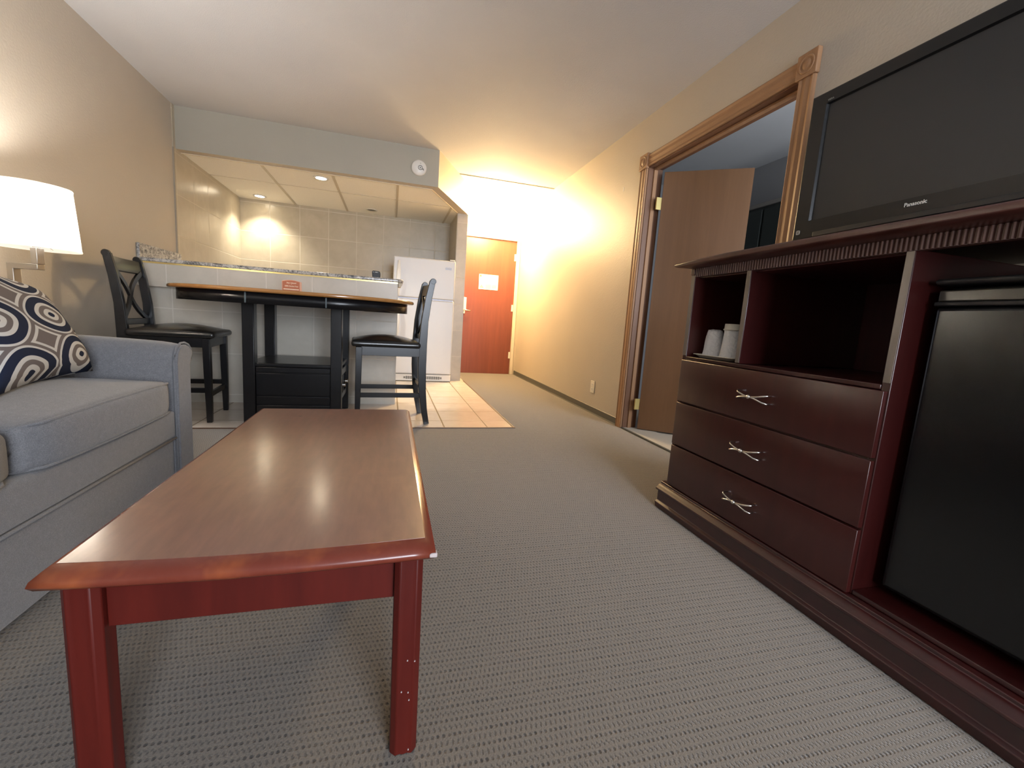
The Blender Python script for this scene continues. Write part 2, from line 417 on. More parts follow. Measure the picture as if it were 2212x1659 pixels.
# ------------------------------------------------------------------ room shell
bm = B(); box(bm, XL - .1, XR + .02, YB0 - .1, 3.197, -.05, 0); box(bm, .949, XR + .02, 3.197, YD + .1, -.05, 0)
struct('floor', bm, M['carpet'], 'taupe carpet with rows of small dark dots', 'floor')
bm = B(); box(bm, XL - .1, .949, 3.197, YK + .1, -.05, .002)
struct('floor_tile', bm, M['floortile'], 'cream square floor tiles of the kitchen area', 'floor')
bm = B(); box(bm, XL, .962, 3.187, 3.200, -.01, .006); box(bm, .945, .958, 3.2, YP + .0, -.01, .006)
struct('trim_1', bm, plain('brown_edge_strip', (.10, .055, .035), .5), 'thin brown edging strip between carpet and tiles', 'trim')
bm = B(); box(bm, XL - .1, XR + .1, YB0 - .1, YJ, H, H + .1); box(bm, XL - .1, XP2 - .05, YJ, YD, H, H + .1)
struct('ceiling', bm, M['ceil'], 'textured grey white ceiling', 'ceiling')
bm = B(); box(bm, XP2 - .05, XR + .1, YJ, YD + .1, H, H + .1)
struct('ceiling_hall', bm, M['ceil'], 'ceiling over the entry hall by the red door', 'ceiling')
bm = B(); box(bm, .70, XR, YJ - .006, YJ + .006, H - .006, H + .01)
struct('trim_2', bm, plain('ceiling_joint', (.36, .30, .22), .7), 'thin joint line across the ceiling before the entry hall', 'trim')
bm = B(); box(bm, XL - .12, XL, YB0 - .1, 4.655, 0, H)
struct('wall_left', bm, M['wall'], 'beige painted left wall behind sofa and lamp', 'wall')
bm = B(); box(bm, XL - .12, XL + .006, 4.655, YK + .1, 0, H)
struct('wall_kitchen_left', bm, M['tileside'], 'beige tiled left wall of the kitchen', 'wall')
bm = B(); prism(bm, [(XL, 1.10), (XL + .012, 1.10), (XL + .012, ZS), (XL, ZS)], 'y', 4.648, 4.660)
struct('trim_3', bm, plain('tile_edge_strip', (.30, .26, .20), .4), 'thin vertical edge strip where the kitchen wall tiles begin', 'trim')
bm = B(); box(bm, XL - .12, XP1 + .05, YK, YK + .1, 0, H)
struct('wall_kitchen_back', bm, M['tileback'], 'beige tiled back wall of the kitchen', 'wall')
# right wall with the doorway
bm = B(); box(bm, XR, XR + WT, YB0 - .1, DY0 - .02, 0, H + .02); box(bm, XR, XR + WT, DY1 + .02, YD + .1, 0, H + .02); box(bm, XR, XR + WT, DY0 - .02, DY1 + .02, DH + .02, H + .02)
struct('wall_right', bm, M['wall'], 'long beige right wall with the bedroom doorway', 'wall')
# entry wall
bm = B(); dl, dr, dh = .965, 1.822, 2.03
box(bm, XP2 - .05, dl - .0, YD, YD + .1, 0, H); box(bm, dr + .0, XR + .02, YD, YD + .1, 0, H); box(bm, dl, dr, YD, YD + .1, dh, H)
struct('wall_entry', bm, M['hallpaint'], 'end wall around the red entry door', 'wall')
# pillar and hall wall
bm = B(); box(bm, XP1, XP2, YP, YP + .012, 0, H - .01)
struct('wall_pillar', bm, M['tilepil'], 'narrow tiled wall end beside the white refrigerator', 'wall')
bm = B(); box(bm, XP1, XP2, YP + .012, YD, 0, H)
struct('wall_hall_left', bm, M['hallpaint'], 'left wall of the entry hall behind the tiled wall end', 'wall')
bm = B(); box(bm, XP1 - .006, XP1, YP + .012, YK, 0, ZS)
struct('wall_kitchen_right', bm, M['tileside'], 'tiled side wall beside the refrigerator', 'wall')
# soffit
bm = B(); t_ = .12
prism(bm, [(XL, YS), (XA, YS), (XP2, YP), (XP2, YP + .03), (XP1, YP + .03), (XP1, YP - .02), (XA - .06, YS + t_), (XL, YS + t_)], 'z', ZS, H)
so = struct('wall_soffit', bm, [M['soffit'], M['wall'], M['hallpaint']], 'grey green soffit over the kitchen opening with slanted corner', 'wall')
for p in so.data.polygons:
    if abs(p.normal.z) > .9: p.material_index = 1
    elif p.normal.x > .3: p.material_index = 2
# kitchen suspended ceiling with grid
bm = B(); prism(bm, [(XL, YS + .1), (XA - .05, YS + .1), (XP1, YP - .03), (XP1, YK), (XL, YK)], 'z', ZK + .006, ZK + .05)
kc = struct('ceiling_kitchen', bm, M['acoustic'], 'suspended acoustic tile ceiling of the kitchen', 'ceiling')
bm = B()
for gx in (-1.205, -.583, .036, .665):
    y0 = YS + .1 if gx < .4 else YP - .22
    box(bm, gx - .012, gx + .012, y0, YK, ZK, ZK + .02)
for gy in (5.45, ): box(bm, XL, XP1 - .15, gy - .004, gy + .004, ZK + .003, ZK + .02)
obj('ceiling_grid', bm, M['gridbar'], kc)
bm = B(); prism(bm, [(XL, YS + .098), (XA - .055, YS + .098), (XP1 - .01, YP - .03), (XP1 - .01, YP - .012), (XA - .06, YS + .115), (XL, YS + .115)], 'z', ZK - .004, ZK + .012)
obj('wall_angle', bm, M['jambpaint'], kc)
# back wall (behind the camera) with a window
wx0, wx1, wz0, wz1 = .25, 1.78, .45, 2.25
bm = B(); box(bm, XL - .1, wx0, YB0 - .12, YB0, 0, H); box(bm, wx1, XR + .1, YB0 - .12, YB0, 0, H); box(bm, wx0, wx1, YB0 - .12, YB0, 0, wz0); box(bm, wx0, wx1, YB0 - .12, YB0, wz1, H)
struct('wall_window_side', bm, M['wall'], 'beige wall with the window behind the viewer', 'wall')
bm = B()
for a in ((wx0, wx0 + .05, wz0, wz1), (wx1 - .05, wx1, wz0, wz1), (wx0, wx1, wz0, wz0 + .05), (wx0, wx1, wz1 - .05, wz1), ((wx0 + wx1) / 2 - .02, (wx0 + wx1) / 2 + .02, wz0, wz1)):
    box(bm, a[0], a[1], YB0 - .09, YB0 - .04, a[2], a[3])
struct('window_1', bm, M['white'], 'white window frame in the wall behind the viewer', 'window')
# cove base
bm = B(); prism(bm, [(XR - .012, 0), (XR - .006, .012), (XR - .004, .062), (XR, .066), (XR, 0)], 'y', DY1 + .1, YD)
struct('baseboard_right', bm, M['cove'], 'dark grey vinyl base along the right wall', 'baseboard')

# bar half wall
bm = B(); box(bm, XL, .0565, 4.07, 4.20, 0, 1.09); box(bm, XL, .052, 3.99, 4.07, .912, 1.09)
struct('wall_bar', bm, M['tilebar'], 'tiled half wall of the breakfast bar behind the high table', 'wall')
ct = thing('granite_countertop', 'long grey speckled granite bar top on the tiled half wall', 'countertop', (0, 4.2, 1.092))
bm = B(); prism(bm, [(XL, 3.985), (.055, 3.985), (.098, 4.03), (.098, 4.46), (XL, 4.46)], 'z', 1.094, 1.122)
for v in bm.verts: v.co -= Vector((0, 4.2, 1.092))
obj('counter_slab', bm, M['granite'], ct, .006)
bm = B(); box(bm, XL + .001, XL + .022, 4.0 - 4.2, 4.69 - 4.2, .03, .135); obj('backsplash', bm, M['granite'], ct, .004)
bm = B(); box(bm, XL, .052, 3.986, 3.992, 1.082, 1.0935); struct('trim_5', bm, M['brass'], 'thin brass strip under the front edge of the granite bar top', 'trim')
bm = B(); prism(bm, [(.0575, 1.0925), (.094, 1.0925), (.078, 1.057), (.0575, 1.057)], 'y', 4.015, 4.14); struct('trim_6', bm, M['hallpaint'], 'small tan slanted support block under the right end of the bar top', 'trim')

# ------------------------------------------------------------------ entry door
d1 = thing('door_1', 'red brown wooden entry door at the end of the hall', 'door', (1.39, YD + .03, 0)); d1['kind'] = 'structure'
bm = B(); box(bm, dl + .004 - 1.39, dr - .004 - 1.39, 0, .045, .0008, dh - .004); obj('door_panel', bm, M['mahog_door'], d1, .002)
bm = B()
for a in ((dr - .003, dr + .045, 0.001, dh + .05), (dl - .045, dl + .003, 0, dh + .05)): box(bm, a[0] - 1.39, a[1] - 1.39, -.040, -.001, a[2], a[3])
box(bm, dl - 1.39, dr - 1.39, -.040, -.001, dh - .003, dh + .05)
obj('door_frame', bm, M['jambpaint'], d1, .004, seg=2)
for z in (1.79, 1.03, .30):
    bm = B(); cyl(bm, (dr - .012 - 1.39, -.010, z - .05), .008, .10, seg=10); box(bm, dr - .03 - 1.39, dr - .002 - 1.39, -.004, .0, z - .05, z + .05); obj('door_hinge', bm, M['white2'], d1)
bm = B(); box(bm, 1.02 - 1.39, 1.085 - 1.39, -.022, 0, .955, 1.14); box(bm, 1.02 - 1.39, 1.07 - 1.39, -.020, 0, .90, .95)
dh_ = obj('lock_case', bm, M['white2'], d1, .004); 
bm = B(); sweep(bm, [(1.045 - 1.39, -.02, .952), (1.045 - 1.39, -.055, .952), (1.08 - 1.39, -.06, .950), (1.150 - 1.39, -.058, .944)], .009, 10); obj('lever_handle', bm, M['chrome'], dh_, smooth=True)
bm = B(); box(bm, 1.02 - 1.39, 1.055 - 1.39, -.024, -.018, .925, .935); obj('keyhole_slot', bm, M['grayring'], dh_)
# notice on the door
nt = thing('door_notice', 'cream paper notice mounted on the red entry door', 'notice', (1.41, YD + .028, 1.39))
bm = B(); box(bm, -.149, .149, -.003, .001, -.112, .112); obj('notice_sheet', bm, M['paper'], nt, .002)
bm = B(); box(bm, -.138, -.112, -.0045, -.003, .072, .102); obj('red_emblem', bm, M['inkd'], nt)
bm = B()
for k in range(6): box(bm, -.045, .04, -.0042, -.003, -.040 - k * .011, -.035 - k * .011)
obj('text_block', bm, M['ink'], nt); bm = B()
for k in range(5): box(bm, .052, .128 - .008 * (k % 2), -.0042, -.003, -.040 - k * .011, -.035 - k * .011)
obj('text_block', bm, M['ink'], nt); bm = B()
prism(bm, [(-.105, -.038), (-.070, -.09), (-.14, -.09)], 'y', -.0042, -.003)
obj('triangle_symbol', bm, M['ink'], nt); bm = B()
for k in range(4): box(bm, .0, .11, -.0042, -.003, .075 - k * .014, .078 - k * .014)
obj('text_block', bm, M['ink'], nt)
# peep and scuffs on the right wall
# ------------------------------------------------------------------ bedroom doorway (right wall)
d2 = thing('door_2', 'brown wooden bedroom door standing open with oak casing', 'door', (XR, 2.5, 0)); d2['kind'] = 'structure'
y = lambda v: v - 2.5
cw = .088
def casing_prof(bm, horizontal, a0, a1, p0):
    # fluted casing, thickness toward -X
    f = [(0, 0), (0, -.012), (.008, -.018), (.022, -.014), (.044, -.017), (.066, -.014), (.080, -.018), (cw, -.012), (cw, 0)]
    if horizontal:
        vs0 = [bm.verts.new((q[1], a0, p0 + q[0])) for q in f]; vs1 = [bm.verts.new((q[1], a1, p0 + q[0])) for q in f]
    else:
        vs0 = [bm.verts.new((q[1], p0 + q[0], a0)) for q in f]; vs1 = [bm.verts.new((q[1], p0 + q[0], a1)) for q in f]
    n = len(f); bm.faces.new(vs0); bm.faces.new(vs1[::-1])
    for i in range(n): bm.faces.new((vs0[i], vs0[(i + 1) % n], vs1[(i + 1) % n], vs1[i]))
bm = B(); casing_prof(bm, False, 0, DH + .01, y(DY1 + .006)); obj('side_casing', bm, M['oak'], d2)
bm = B(); casing_prof(bm, False, 0, DH + .01, y(DY0 - cw - .002)); obj('side_casing', bm, M['oak'], d2)
bm = B(); casing_prof(bm, True, y(DY0), y(DY1), DH + .006); obj('head_casing', bm, M['oakh'], d2)
for yc in (DY1 + .006 + cw / 2, DY0 - .002 - cw / 2):
    bm = B(); box(bm, -.026, 0, y(yc) - .055, y(yc) + .055, DH - .005, DH + .108)
    blk = obj('corner_block', bm, M['oak'], d2, .004)
    bm = B(); lathe(bm, [(.042, -.0255), (.040, -.0285), (.036, -.0285), (.032, -.0248), (.025, -.0250), (.019, -.0285), (.010, -.0300), (.001, -.0302)], (0, y(yc), DH + .052), 32, 'x'); obj('rosette', bm, M['oakh'], blk, smooth=True)
# jamb
bm = B(); box(bm, 0.001, WT, y(DY1), y(DY1) + .02, 0, DH + .02); box(bm, .001, WT, y(DY0) - .02, y(DY0), 0, DH + .02); box(bm, .001, WT, y(DY0), y(DY1), DH, DH + .02)
obj('door_jamb', bm, M['oakdark'], d2, .001)
bm = B(); box(bm, .045, .075, y(DY1) - .012, y(DY1), 0, DH); box(bm, .045, .075, y(DY0), y(DY0) + .012, 0, DH); box(bm, .045, .075, y(DY0) + .012, y(DY1) - .012, DH - .013, DH)
obj('door_stop', bm, M['oak'], d2, .001)
# open leaf
hx, hy = 1.995 - XR, y(3.115); ex, ey = 2.498 - XR, y(2.758)
ang = math.atan2(ey - hy, ex - hx); L = math.hypot(ex - hx, ey - hy)
bm = B(); m4 = T(hx, hy, 0) @ Matrix.Rotation(ang, 4, 'Z')
box(bm, 0, L, 0, .04, .012, 2.035, m4); leaf = obj('door_leaf', bm, M['oakdoor'], d2, .002)
for z in (1.80, .22):
    bm = B(); box(bm, hx - .045, hx - .004, hy - .002, hy + .012, z - .045, z + .045); cyl(bm, (hx - .006, hy + .004, z - .045), .007, .09, seg=10); obj('door_hinge', bm, M['brass'], leaf)
bm = B(); box(bm, .0, WT + .1, y(DY0), y(DY1), -.01, .007); obj('threshold', bm, M['bedfloor'], d2)
bm = B(); box(bm, -.012, .006, y(DY0), y(DY1), -.01, .010); obj('edge_strip', bm, M['cove'], d2)

# bedroom beyond
bx0 = XR + WT
bm = B(); box(bm, bx0, 4.6, .6, 6.2, -.05, 0); struct('floor_bedroom', bm, M['bedfloor'], 'pale floor of the bedroom beyond the doorway', 'floor')
bm = B(); box(bm, bx0, 4.6, .6, 6.2, H, H + .08); struct('ceiling_bedroom', bm, M['bedceil'], 'bluish ceiling of the dim bedroom', 'ceiling')
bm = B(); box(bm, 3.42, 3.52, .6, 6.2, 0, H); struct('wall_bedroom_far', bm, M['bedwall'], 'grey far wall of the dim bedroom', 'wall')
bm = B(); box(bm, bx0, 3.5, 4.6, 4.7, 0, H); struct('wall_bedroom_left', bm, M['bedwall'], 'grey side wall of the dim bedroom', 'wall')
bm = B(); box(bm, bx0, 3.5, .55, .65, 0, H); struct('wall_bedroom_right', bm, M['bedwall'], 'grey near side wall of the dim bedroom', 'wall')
wd = thing('dark_wardrobe', 'dark tall wardrobe seen through the bedroom doorway', 'wardrobe', (3.3, 3.0, 0))
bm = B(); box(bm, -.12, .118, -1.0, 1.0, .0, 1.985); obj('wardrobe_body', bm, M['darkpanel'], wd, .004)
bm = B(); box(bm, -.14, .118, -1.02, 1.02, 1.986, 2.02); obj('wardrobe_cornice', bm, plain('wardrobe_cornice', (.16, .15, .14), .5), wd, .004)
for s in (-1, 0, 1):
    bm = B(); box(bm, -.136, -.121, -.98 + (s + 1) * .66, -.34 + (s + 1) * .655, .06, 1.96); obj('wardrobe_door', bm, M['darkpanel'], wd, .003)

# wall outlet and wall scuff
ol = thing('wall_outlet', 'small cream electrical outlet low on the right wall', 'outlet', (XR, 3.785, .255))
bm = B(); box(bm, -.006, -.0005, -.042, .042, -.058, .058); op = obj('cover_plate', bm, M['white2'], ol, .003)
for dz in (-.024, .024):
    bm = B(); box(bm, -.0085, -.006, -.017, .017, dz - .015, dz + .015); oc = obj('socket', bm, M['white'], op, .002)
    bm = B(); box(bm, -.0092, -.0085, -.008, -.005, dz - .004, dz + .006); box(bm, -.0092, -.0085, .005, .008, dz - .004, dz + .006); cyl(bm, (-.0092, 0, dz - .009), .0022, .0007, 'x', 8); obj('slots', bm, M['grayring'], oc)
bm = B(); box(bm, XR - .002, XR + .001, 3.548, 3.557, 1.99, 2.025, T(0, 0, 0)); struct('trim_4', bm, M['white'], 'small pale chip in the paint of the right wall', 'mark')

# ------------------------------------------------------------------ lights fixtures
def downlight(x, y_, label):
    t = thing('recessed_light', label, 'light', (x, y_, ZK), 0, 'recessed lights in the kitchen ceiling')
    bm = B(); lathe(bm, [(.052, -.001), (.072, -.004), (.074, .004), (.052, .008)], seg=32, close=False); obj('trim_ring', bm, M['white'], t, smooth=True)
    bm = B(); lathe(bm, [(.0005, -.002), (.030, -.003), (.051, .003), (.051, .006), (.0005, .006)], seg=28, close=False); obj('lamp_lens', bm, M['bulb'], t, smooth=True)
    return t
downlight(-.709, 4.985, 'lit recessed light nearest the soffit in the kitchen ceiling')
downlight(-1.56, 6.16, 'lit recessed light in the back left corner of the kitchen ceiling')
dl3 = thing('recessed_light', 'unlit recessed light in the middle of the kitchen ceiling', 'light', (-.271, 6.13, ZK), 0, 'recessed lights in the kitchen ceiling')
bm = B(); lathe(bm, [(.052, -.001), (.072, -.004), (.074, .004), (.052, .008)], seg=32, close=False); obj('trim_ring', bm, M['white2'], dl3, smooth=True)
bm = B(); lathe(bm, [(.0005, .006), (.051, .004)], seg=28, close=False); obj('lamp_lens', bm, M['grayring'], dl3, smooth=True)
hl = thing('hall_ceiling_light', 'glowing dome light on the entry hall ceiling', 'light', (1.27, 6.05, H))
bm = B(); lathe(bm, [(.15, -.0005), (.155, -.015), (.145, -.03), (.001, -.03)], seg=36, close=False); obj('light_base', bm, M['white'], hl, smooth=True)
bm = B(); lathe(bm, [(.14, -.03), (.135, -.06), (.10, -.09), (.05, -.105), (.0005, -.108)], seg=36, close=False); obj('glass_dome', bm, M['bulbhall'], hl, smooth=True)
# smoke / heat alarm
sa = thing('smoke_alarm', 'round white alarm mounted on the grey green soffit', 'alarm', (.232, YS, 2.272))
bm = B(); lathe(bm, [(.074, -.0005), (.074, -.018), (.066, -.030), (.02, -.034), (.0005, -.034)], seg=40, axis='y', close=False); sb = obj('alarm_body', bm, M['white'], sa, smooth=True)
bm = B(); lathe(bm, [(.0225, -.034), (.0225, -.0375), (.0165, -.0375), (.0165, -.034)], (.012, 0, -.002), 28, 'y', False); obj('sensor_ring', bm, M['grayring'], sb, smooth=True)
bm = B(); box(bm, .030, .044, -.036, -.033, -.018, -.008); box(bm, .040, .046, -.036, -.033, -.026, -.010); obj('sensor_latch', bm, M['grayring'], sb)
bm = B(); cyl(bm, (.012, -.036, -.002), .007, .004, 'y', 14); obj('sensor_button', bm, M['grayring'], sb)
bm = B(); box(bm, .008, .018, -.0355, -.0335, .036, .042); obj('indicator_mark', bm, M['greylt'], sb)

# ------------------------------------------------------------------ refrigerator
fr = thing('refrigerator', 'white top freezer refrigerator beside the tiled wall end', 'refrigerator', (.39, 5.53, 0))
fx0, fx1 = .018 - .39, .757 - .39
bm = B(); box(bm, fx0, fx1, .065, .74, .02, 1.50); obj('cabinet_body', bm, M['fridge'], fr, .01)
bm = B(); box(bm, fx0, fx1, 0, .06, 1.035, 1.512); fz = obj('freezer_door', bm, M['fridge'], fr, .014, seg=3)
bm = B(); box(bm, fx0, fx1, 0, .06, .10, 1.022); fd = obj('fresh_food_door', bm, M['fridge'], fr, .014, seg=3)
bm = B(); box(bm, fx0 + .01, fx1 - .01, .03, .07, 1.02, 1.037); obj('door_gasket', bm, M['labelgrey'], fr)
bm = B(); box(bm, fx0 + .004, fx1, .02, .07, .008, .092); kp = obj('kick_grille', bm, M['white'], fr, .006)
for cx in (-.10, .135):
    bm = B()
    for k in range(-4, 5):
        hh = .019 if abs(k) < 4 else .013
        box(bm, cx + k * .027 - .0115, cx + k * .027 + .0115, .0185, .021, .049 - hh, .049 + hh)
    obj('vent_slots', bm, M['grayring'], kp, .004)
def fhandle(z0, z1, par):
    bm = B(); n = 14; pts = []; w = []
    for i in range(n + 1):
        u = i / n; z = z0 + (z1 - z0) * u; pts.append((fx0 + .062, -.012 - .030 * math.sin(PI * u) ** .6, z)); w.append(.022 + .022 * math.sin(PI * u))
    flatbar(bm, pts, w, .012, (1, 0, 0)); box(bm, fx0 + .05, fx0 + .074, -.014, .002, z0, z0 + .03); box(bm, fx0 + .05, fx0 + .074, -.014, .002, z1 - .03, z1)
    obj('door_handle', bm, M['white'], par, .004)
fhandle(1.05, 1.46, fz); fhandle(.55, 1.0, fd)
bm = B(); box(bm, .245, .318, -.003, .001, 1.402, 1.428); bd = obj('name_badge', bm, M['labelgrey'], fz, .001)
bm = B(); box(bm, .252, .311, -.0042, -.003, 1.411, 1.420); obj('badge_lettering', bm, M['greylt'], bd)
bm = B(); box(bm, fx1 - .075, fx1 - .01, .0, .05, 1.512, 1.526); obj('top_hinge_cap', bm, M['white'], fr, .005)

# ------------------------------------------------------------------ high table
tcx, tcy = -.645, 3.62; ht = thing('pub_table', 'tall black pub table with honey wood oval top', 'table', (tcx, tcy, 0))
def stadium(hl_, r, n=28, r2=None):
    r2 = r2 or r; pts = []
    for i in range(n + 1):
        a = -PI / 2 + PI * i / n; pts.append((hl_ + r * math.cos(a), r2 * math.sin(a)))
    for i in range(n + 1):
        a = PI / 2 + PI * i / n; pts.append((-hl_ + r * math.cos(a), r2 * math.sin(a)))
    return pts
bm = B(); prism(bm, stadium(.235, .585, 28, .55), 'z', .900, .925); obj('table_top', bm, M['honey'], ht, .010, seg=3)
bm = B(); o_ = stadium(.235, .535, 28, .505); i_ = stadium(.235, .512, 28, .482)
A0 = [bm.verts.new((*p, .828)) for p in o_]; A1 = [bm.verts.new((*p, .900)) for p in o_]; B0 = [bm.verts.new((*p, .828)) for p in i_]; B1 = [bm.verts.new((*p, .900)) for p in i_]
for i in range(len(o_)):
    j = (i + 1) % len(o_)
    bm.faces.new((A0[i], A0[j], A1[j], A1[i])); bm.faces.new((B0[j], B0[i], B1[i], B1[j])); bm.faces.new((A0[j], A0[i], B0[i], B0[j])); bm.faces.new((A1[i], A1[j], B1[j], B1[i]))
obj('apron', bm, M['blk'], ht, smooth=True)
bm = B(); box(bm, -.50, .50, -.24, .24, .885, .8985); box(bm, -.30, .30, -.30, .30, .842, .884); obj('extension_slide', bm, M['blk'], ht)
for sx in (-1, 1):
    bm = B(); box(bm, sx * .235 - .005, sx * .235 + .005, -.508, -.500, .831, .898); obj('seam_strip', bm, M['seam'], ht, .002)
    bm = B(); box(bm, sx * .235 - .005, sx * .235 + .005, .500, .508, .831, .898); obj('seam_strip', bm, M['seam'], ht, .002)
px, py, pw = .277, .275, .074
for sx in (-1, 1):
    for sy in (-1, 1):
        bm = B(); box(bm, sx * px - pw / 2, sx * px + pw / 2, sy * py - pw / 2, sy * py + pw / 2, 0.002, .842); obj('leg', bm, M['blk'], ht, .004)
bm = B(); box(bm, -.302, .302, -.300, .300, .405, .430); obj('shelf', bm, M['blk'], ht, .006)
bm = B(); box(bm, -.24, .24, -.285, -.255, .06, .404)
for z in (.362, .20, .135): pass
fp = obj('front_panel', bm, M['blk'], ht, .002)
bm = B()
for z0, z1 in ((.368, .402), (.205, .360), (.142, .197), (.062, .134)): box(bm, -.238, .238, -.298, -.286, z0, z1)
obj('panel_boards', bm, M['blk'], fp, .003)
bm = B(); box(bm, -.24, .24, .255, .285, .06, .404); obj('rear_panel', bm, M['blk'], ht, .002)
bm = B(); box(bm, -.285, -.255, -.24, .24, .06, .404); obj('side_panel', bm, M['blk'], ht, .002)
bm = B(); box(bm, .25, .27, -.24, .24, .06, .404)
sp_ = obj('drawer_case', bm, M['blk'], ht, .002)
bm = B()
for a in ((-.236, .236, .33, .38), (-.236, .236, .15, .19), (-.236, -.19, .19, .33), (.19, .236, .19, .33), (-.04, .0, .19, .33)): box(bm, .272, .30, *a)
obj('drawer_front', bm, M['blk'], sp_, .004)
for q in (-.10, .10):
    bm = B(); cyl(bm, (.30, q, .26), .014, .022, 'x', 16); obj('drawer_knob', bm, M['steel'], sp_)
# tent card
tc = thing('tent_card', 'small terracotta card with arched top standing on the pub table', 'card', (-.698, 3.52, .9262), math.radians(-3))
def cardprof(hw, h, ar, n=12): return [(-hw, 0), (hw, 0), (hw, h - ar)] + [(hw * (1 - 2 * i / n), h - ar + ar * math.sin(PI * i / n)) for i in range(1, n)] + [(-hw, h - ar)]
bm = B(); prism(bm, cardprof(.062, .090, .010), 'y', 0, .003); obj('card_panel', bm, M['cardedge'], tc)
bm = B(); prism(bm, [(p[0], p[1] + .004) for p in cardprof(.057, .082, .009)], 'y', -.0008, .0); obj('card_print', bm, M['card'], tc)
bm = B(); prism(bm, cardprof(.062, .08, .0), 'y', 0, .003, T(0, .035, 0)); obj('card_rear_panel', bm, M['cardedge'], tc)
text('card_text', 'Stay relaxed', .013, M['paper'], tc, T(.002, -.0012, .068) @ FACE_NY, .0003)
text('card_text', '•', .012, M['paper'], tc, T(.002, -.0012, .056) @ FACE_NY, .0003)
text('card_text', '100% Smoke Free', .0125, M['paper'], tc, T(.002, -.0012, .045) @ FACE_NY, .0003)
bm = B(); box(bm, -.05, .052, -.0014, -.0008, .020, .026); obj('card_rule', bm, M['paper'], tc)

# ------------------------------------------------------------------ bar objects
bk = thing('alarm_clock', 'small rounded black alarm clock on the granite bar top', 'clock', (-.135, 4.22, 1.123))
bm = B(); prism(bm, [(-.032, 0), (.032, 0), (.036, .04), (.034, .062), (.022, .070), (-.028, .072), (-.036, .066), (-.037, .05)], 'y', -.03, .03); obj('clock_body', bm, M['blkmatte'], bk, .004)
for i, x in enumerate((-.025, -.009, .001, .012)):
    bm = B(); box(bm, x - .004, x + .004, -.0315, -.029, .056, .062); obj('button', bm, M['greylt'] if i != 2 else M['white'], bk)
so_ = B(); rounded(so_, -.018, .018, -.014, .014, 0, .010, .005, 4)
o = obj('soap_bar', so_, plain('cream_soap', (.72, .55, .40), .5), smooth=True); o.location = (-.225, 4.25, 1.1222); tag(o, 'tiny wrapped cream soap left of the black clock on the bar', 'soap')

# ------------------------------------------------------------------ bar stools
def make_stool(label):
    # local: faces +X, seat front at +x; origin on the floor under the seat centre
    t = thing('bar_stool', label, 'chair', (0, 0, 0), 0, 'black cross back stools at the pub table')
    for s in (-1, 1):
        yy = s * .200
        bm = B(); flatbar(bm, [(.215, yy, .002), (.215, yy, .10), (.212, yy, .35), (.210, yy, .575)], [.032, .036, .044, .046], [.032, .036, .042, .044], (0, 1, 0)); obj('leg', bm, M['blk'], t, .003)
        pts = [(-.285, .002), (-.262, .12), (-.245, .26), (-.238, .42), (-.238, .60), (-.246, .78), (-.268, .95), (-.292, 1.075)]
        bm = B(); flatbar(bm, [(p[0], s * (.198 if p[1] < .6 else .198 + .012 * (p[1] - .6)), p[1]) for p in pts], [.030] * 8, [.040, .046, .055, .060, .060, .052, .048, .042], (0, 1, 0))
        cyl(bm, (-.296, s * .204 - .015, 1.074), .0215, .03, 'y', 18)
        obj('back_post', bm, M['blk'], t, .003)
        for k, z in enumerate((.225,)):
            bm = B(); box(bm, -.238, .20, yy - .010, yy + .010, z - .017, z + .017); obj('side_stretcher', bm, M['blk'], t, .002)
        bm = B(); box(bm, -.215, .195, s * .205 - .010, s * .205 + .010, .515, .580); obj('seat_rail', bm, M['blk'], t, .002)
    bm = B(); box(bm, .205, .222, -.182, .182, .515, .580); obj('seat_rail', bm, M['blk'], t, .002)
    bm = B(); box(bm, .203, .223, -.182, .182, .175, .210); obj('footrest', bm, M['blk'], t, .002)
    bm = B(); box(bm, -.250, -.232, -.182, .182, .275, .305); obj('rear_stretcher', bm, M['blk'], t, .002)
    bm = B(); rounded(bm, -.222, .262, -.232, .232, .577, .620, .02, 10, (0, 0, .042)); obj('seat_cushion', bm, M['blkleather'], t, smooth=True)
    # back rails and X
    def bow(y_, z, x, d=.018): return (x - d * (1 - (y_ / .2) ** 2), y_, z)
    ys = [-.186 + .372 * i / 8 for i in range(9)]
    bm = B(); flatbar(bm, [bow(q, 1.018, -.276) for q in ys], .088, .020, (-.18, 0, 1)); obj('top_rail', bm, M['blk'], t, .004)
    bm = B(); flatbar(bm, [bow(q, .658, -.240, .012) for q in ys], .040, .020, (0, 0, 1)); obj('lower_rail', bm, M['blk'], t, .003)
    for s in (-1, 1):
        pts = []
        for i in range(11):
            u = i / 10; z = .672 + (.985 - .672) * u; q = s * (-.178 + .356 * u + .028 * math.sin(2 * PI * u)); xx = -.240 - .030 * max(0, (z - .66) / .34) - .012 * (1 - (q / .2) ** 2)
            pts.append((xx + s * .001, q, z))
        bm = B(); flatbar(bm, pts, .034, .016, (-.1, .75 * -s * -1 if False else s * -.66, .75)); obj('cross_slat', bm, M['blk'], t, .002)
    return t
def dup(root, label):
    r = root.copy(); C.objects.link(r); r['label'] = label
    for ch in list(root.children):
        c = ch.copy(); C.objects.link(c); c.parent = r
    return r
st1 = make_stool('black cross back bar stool between the sofa arm and the pub table')
st2 = dup(st1, 'black cross back bar stool in front of the white refrigerator')
st1.location = (-1.405, 3.538, .002); st1.rotation_euler = (0, 0, math.radians(4.3))
st2.location = (-.017, 3.490, .002); st2.rotation_euler = (0, 0, math.radians(180 + 4.0))

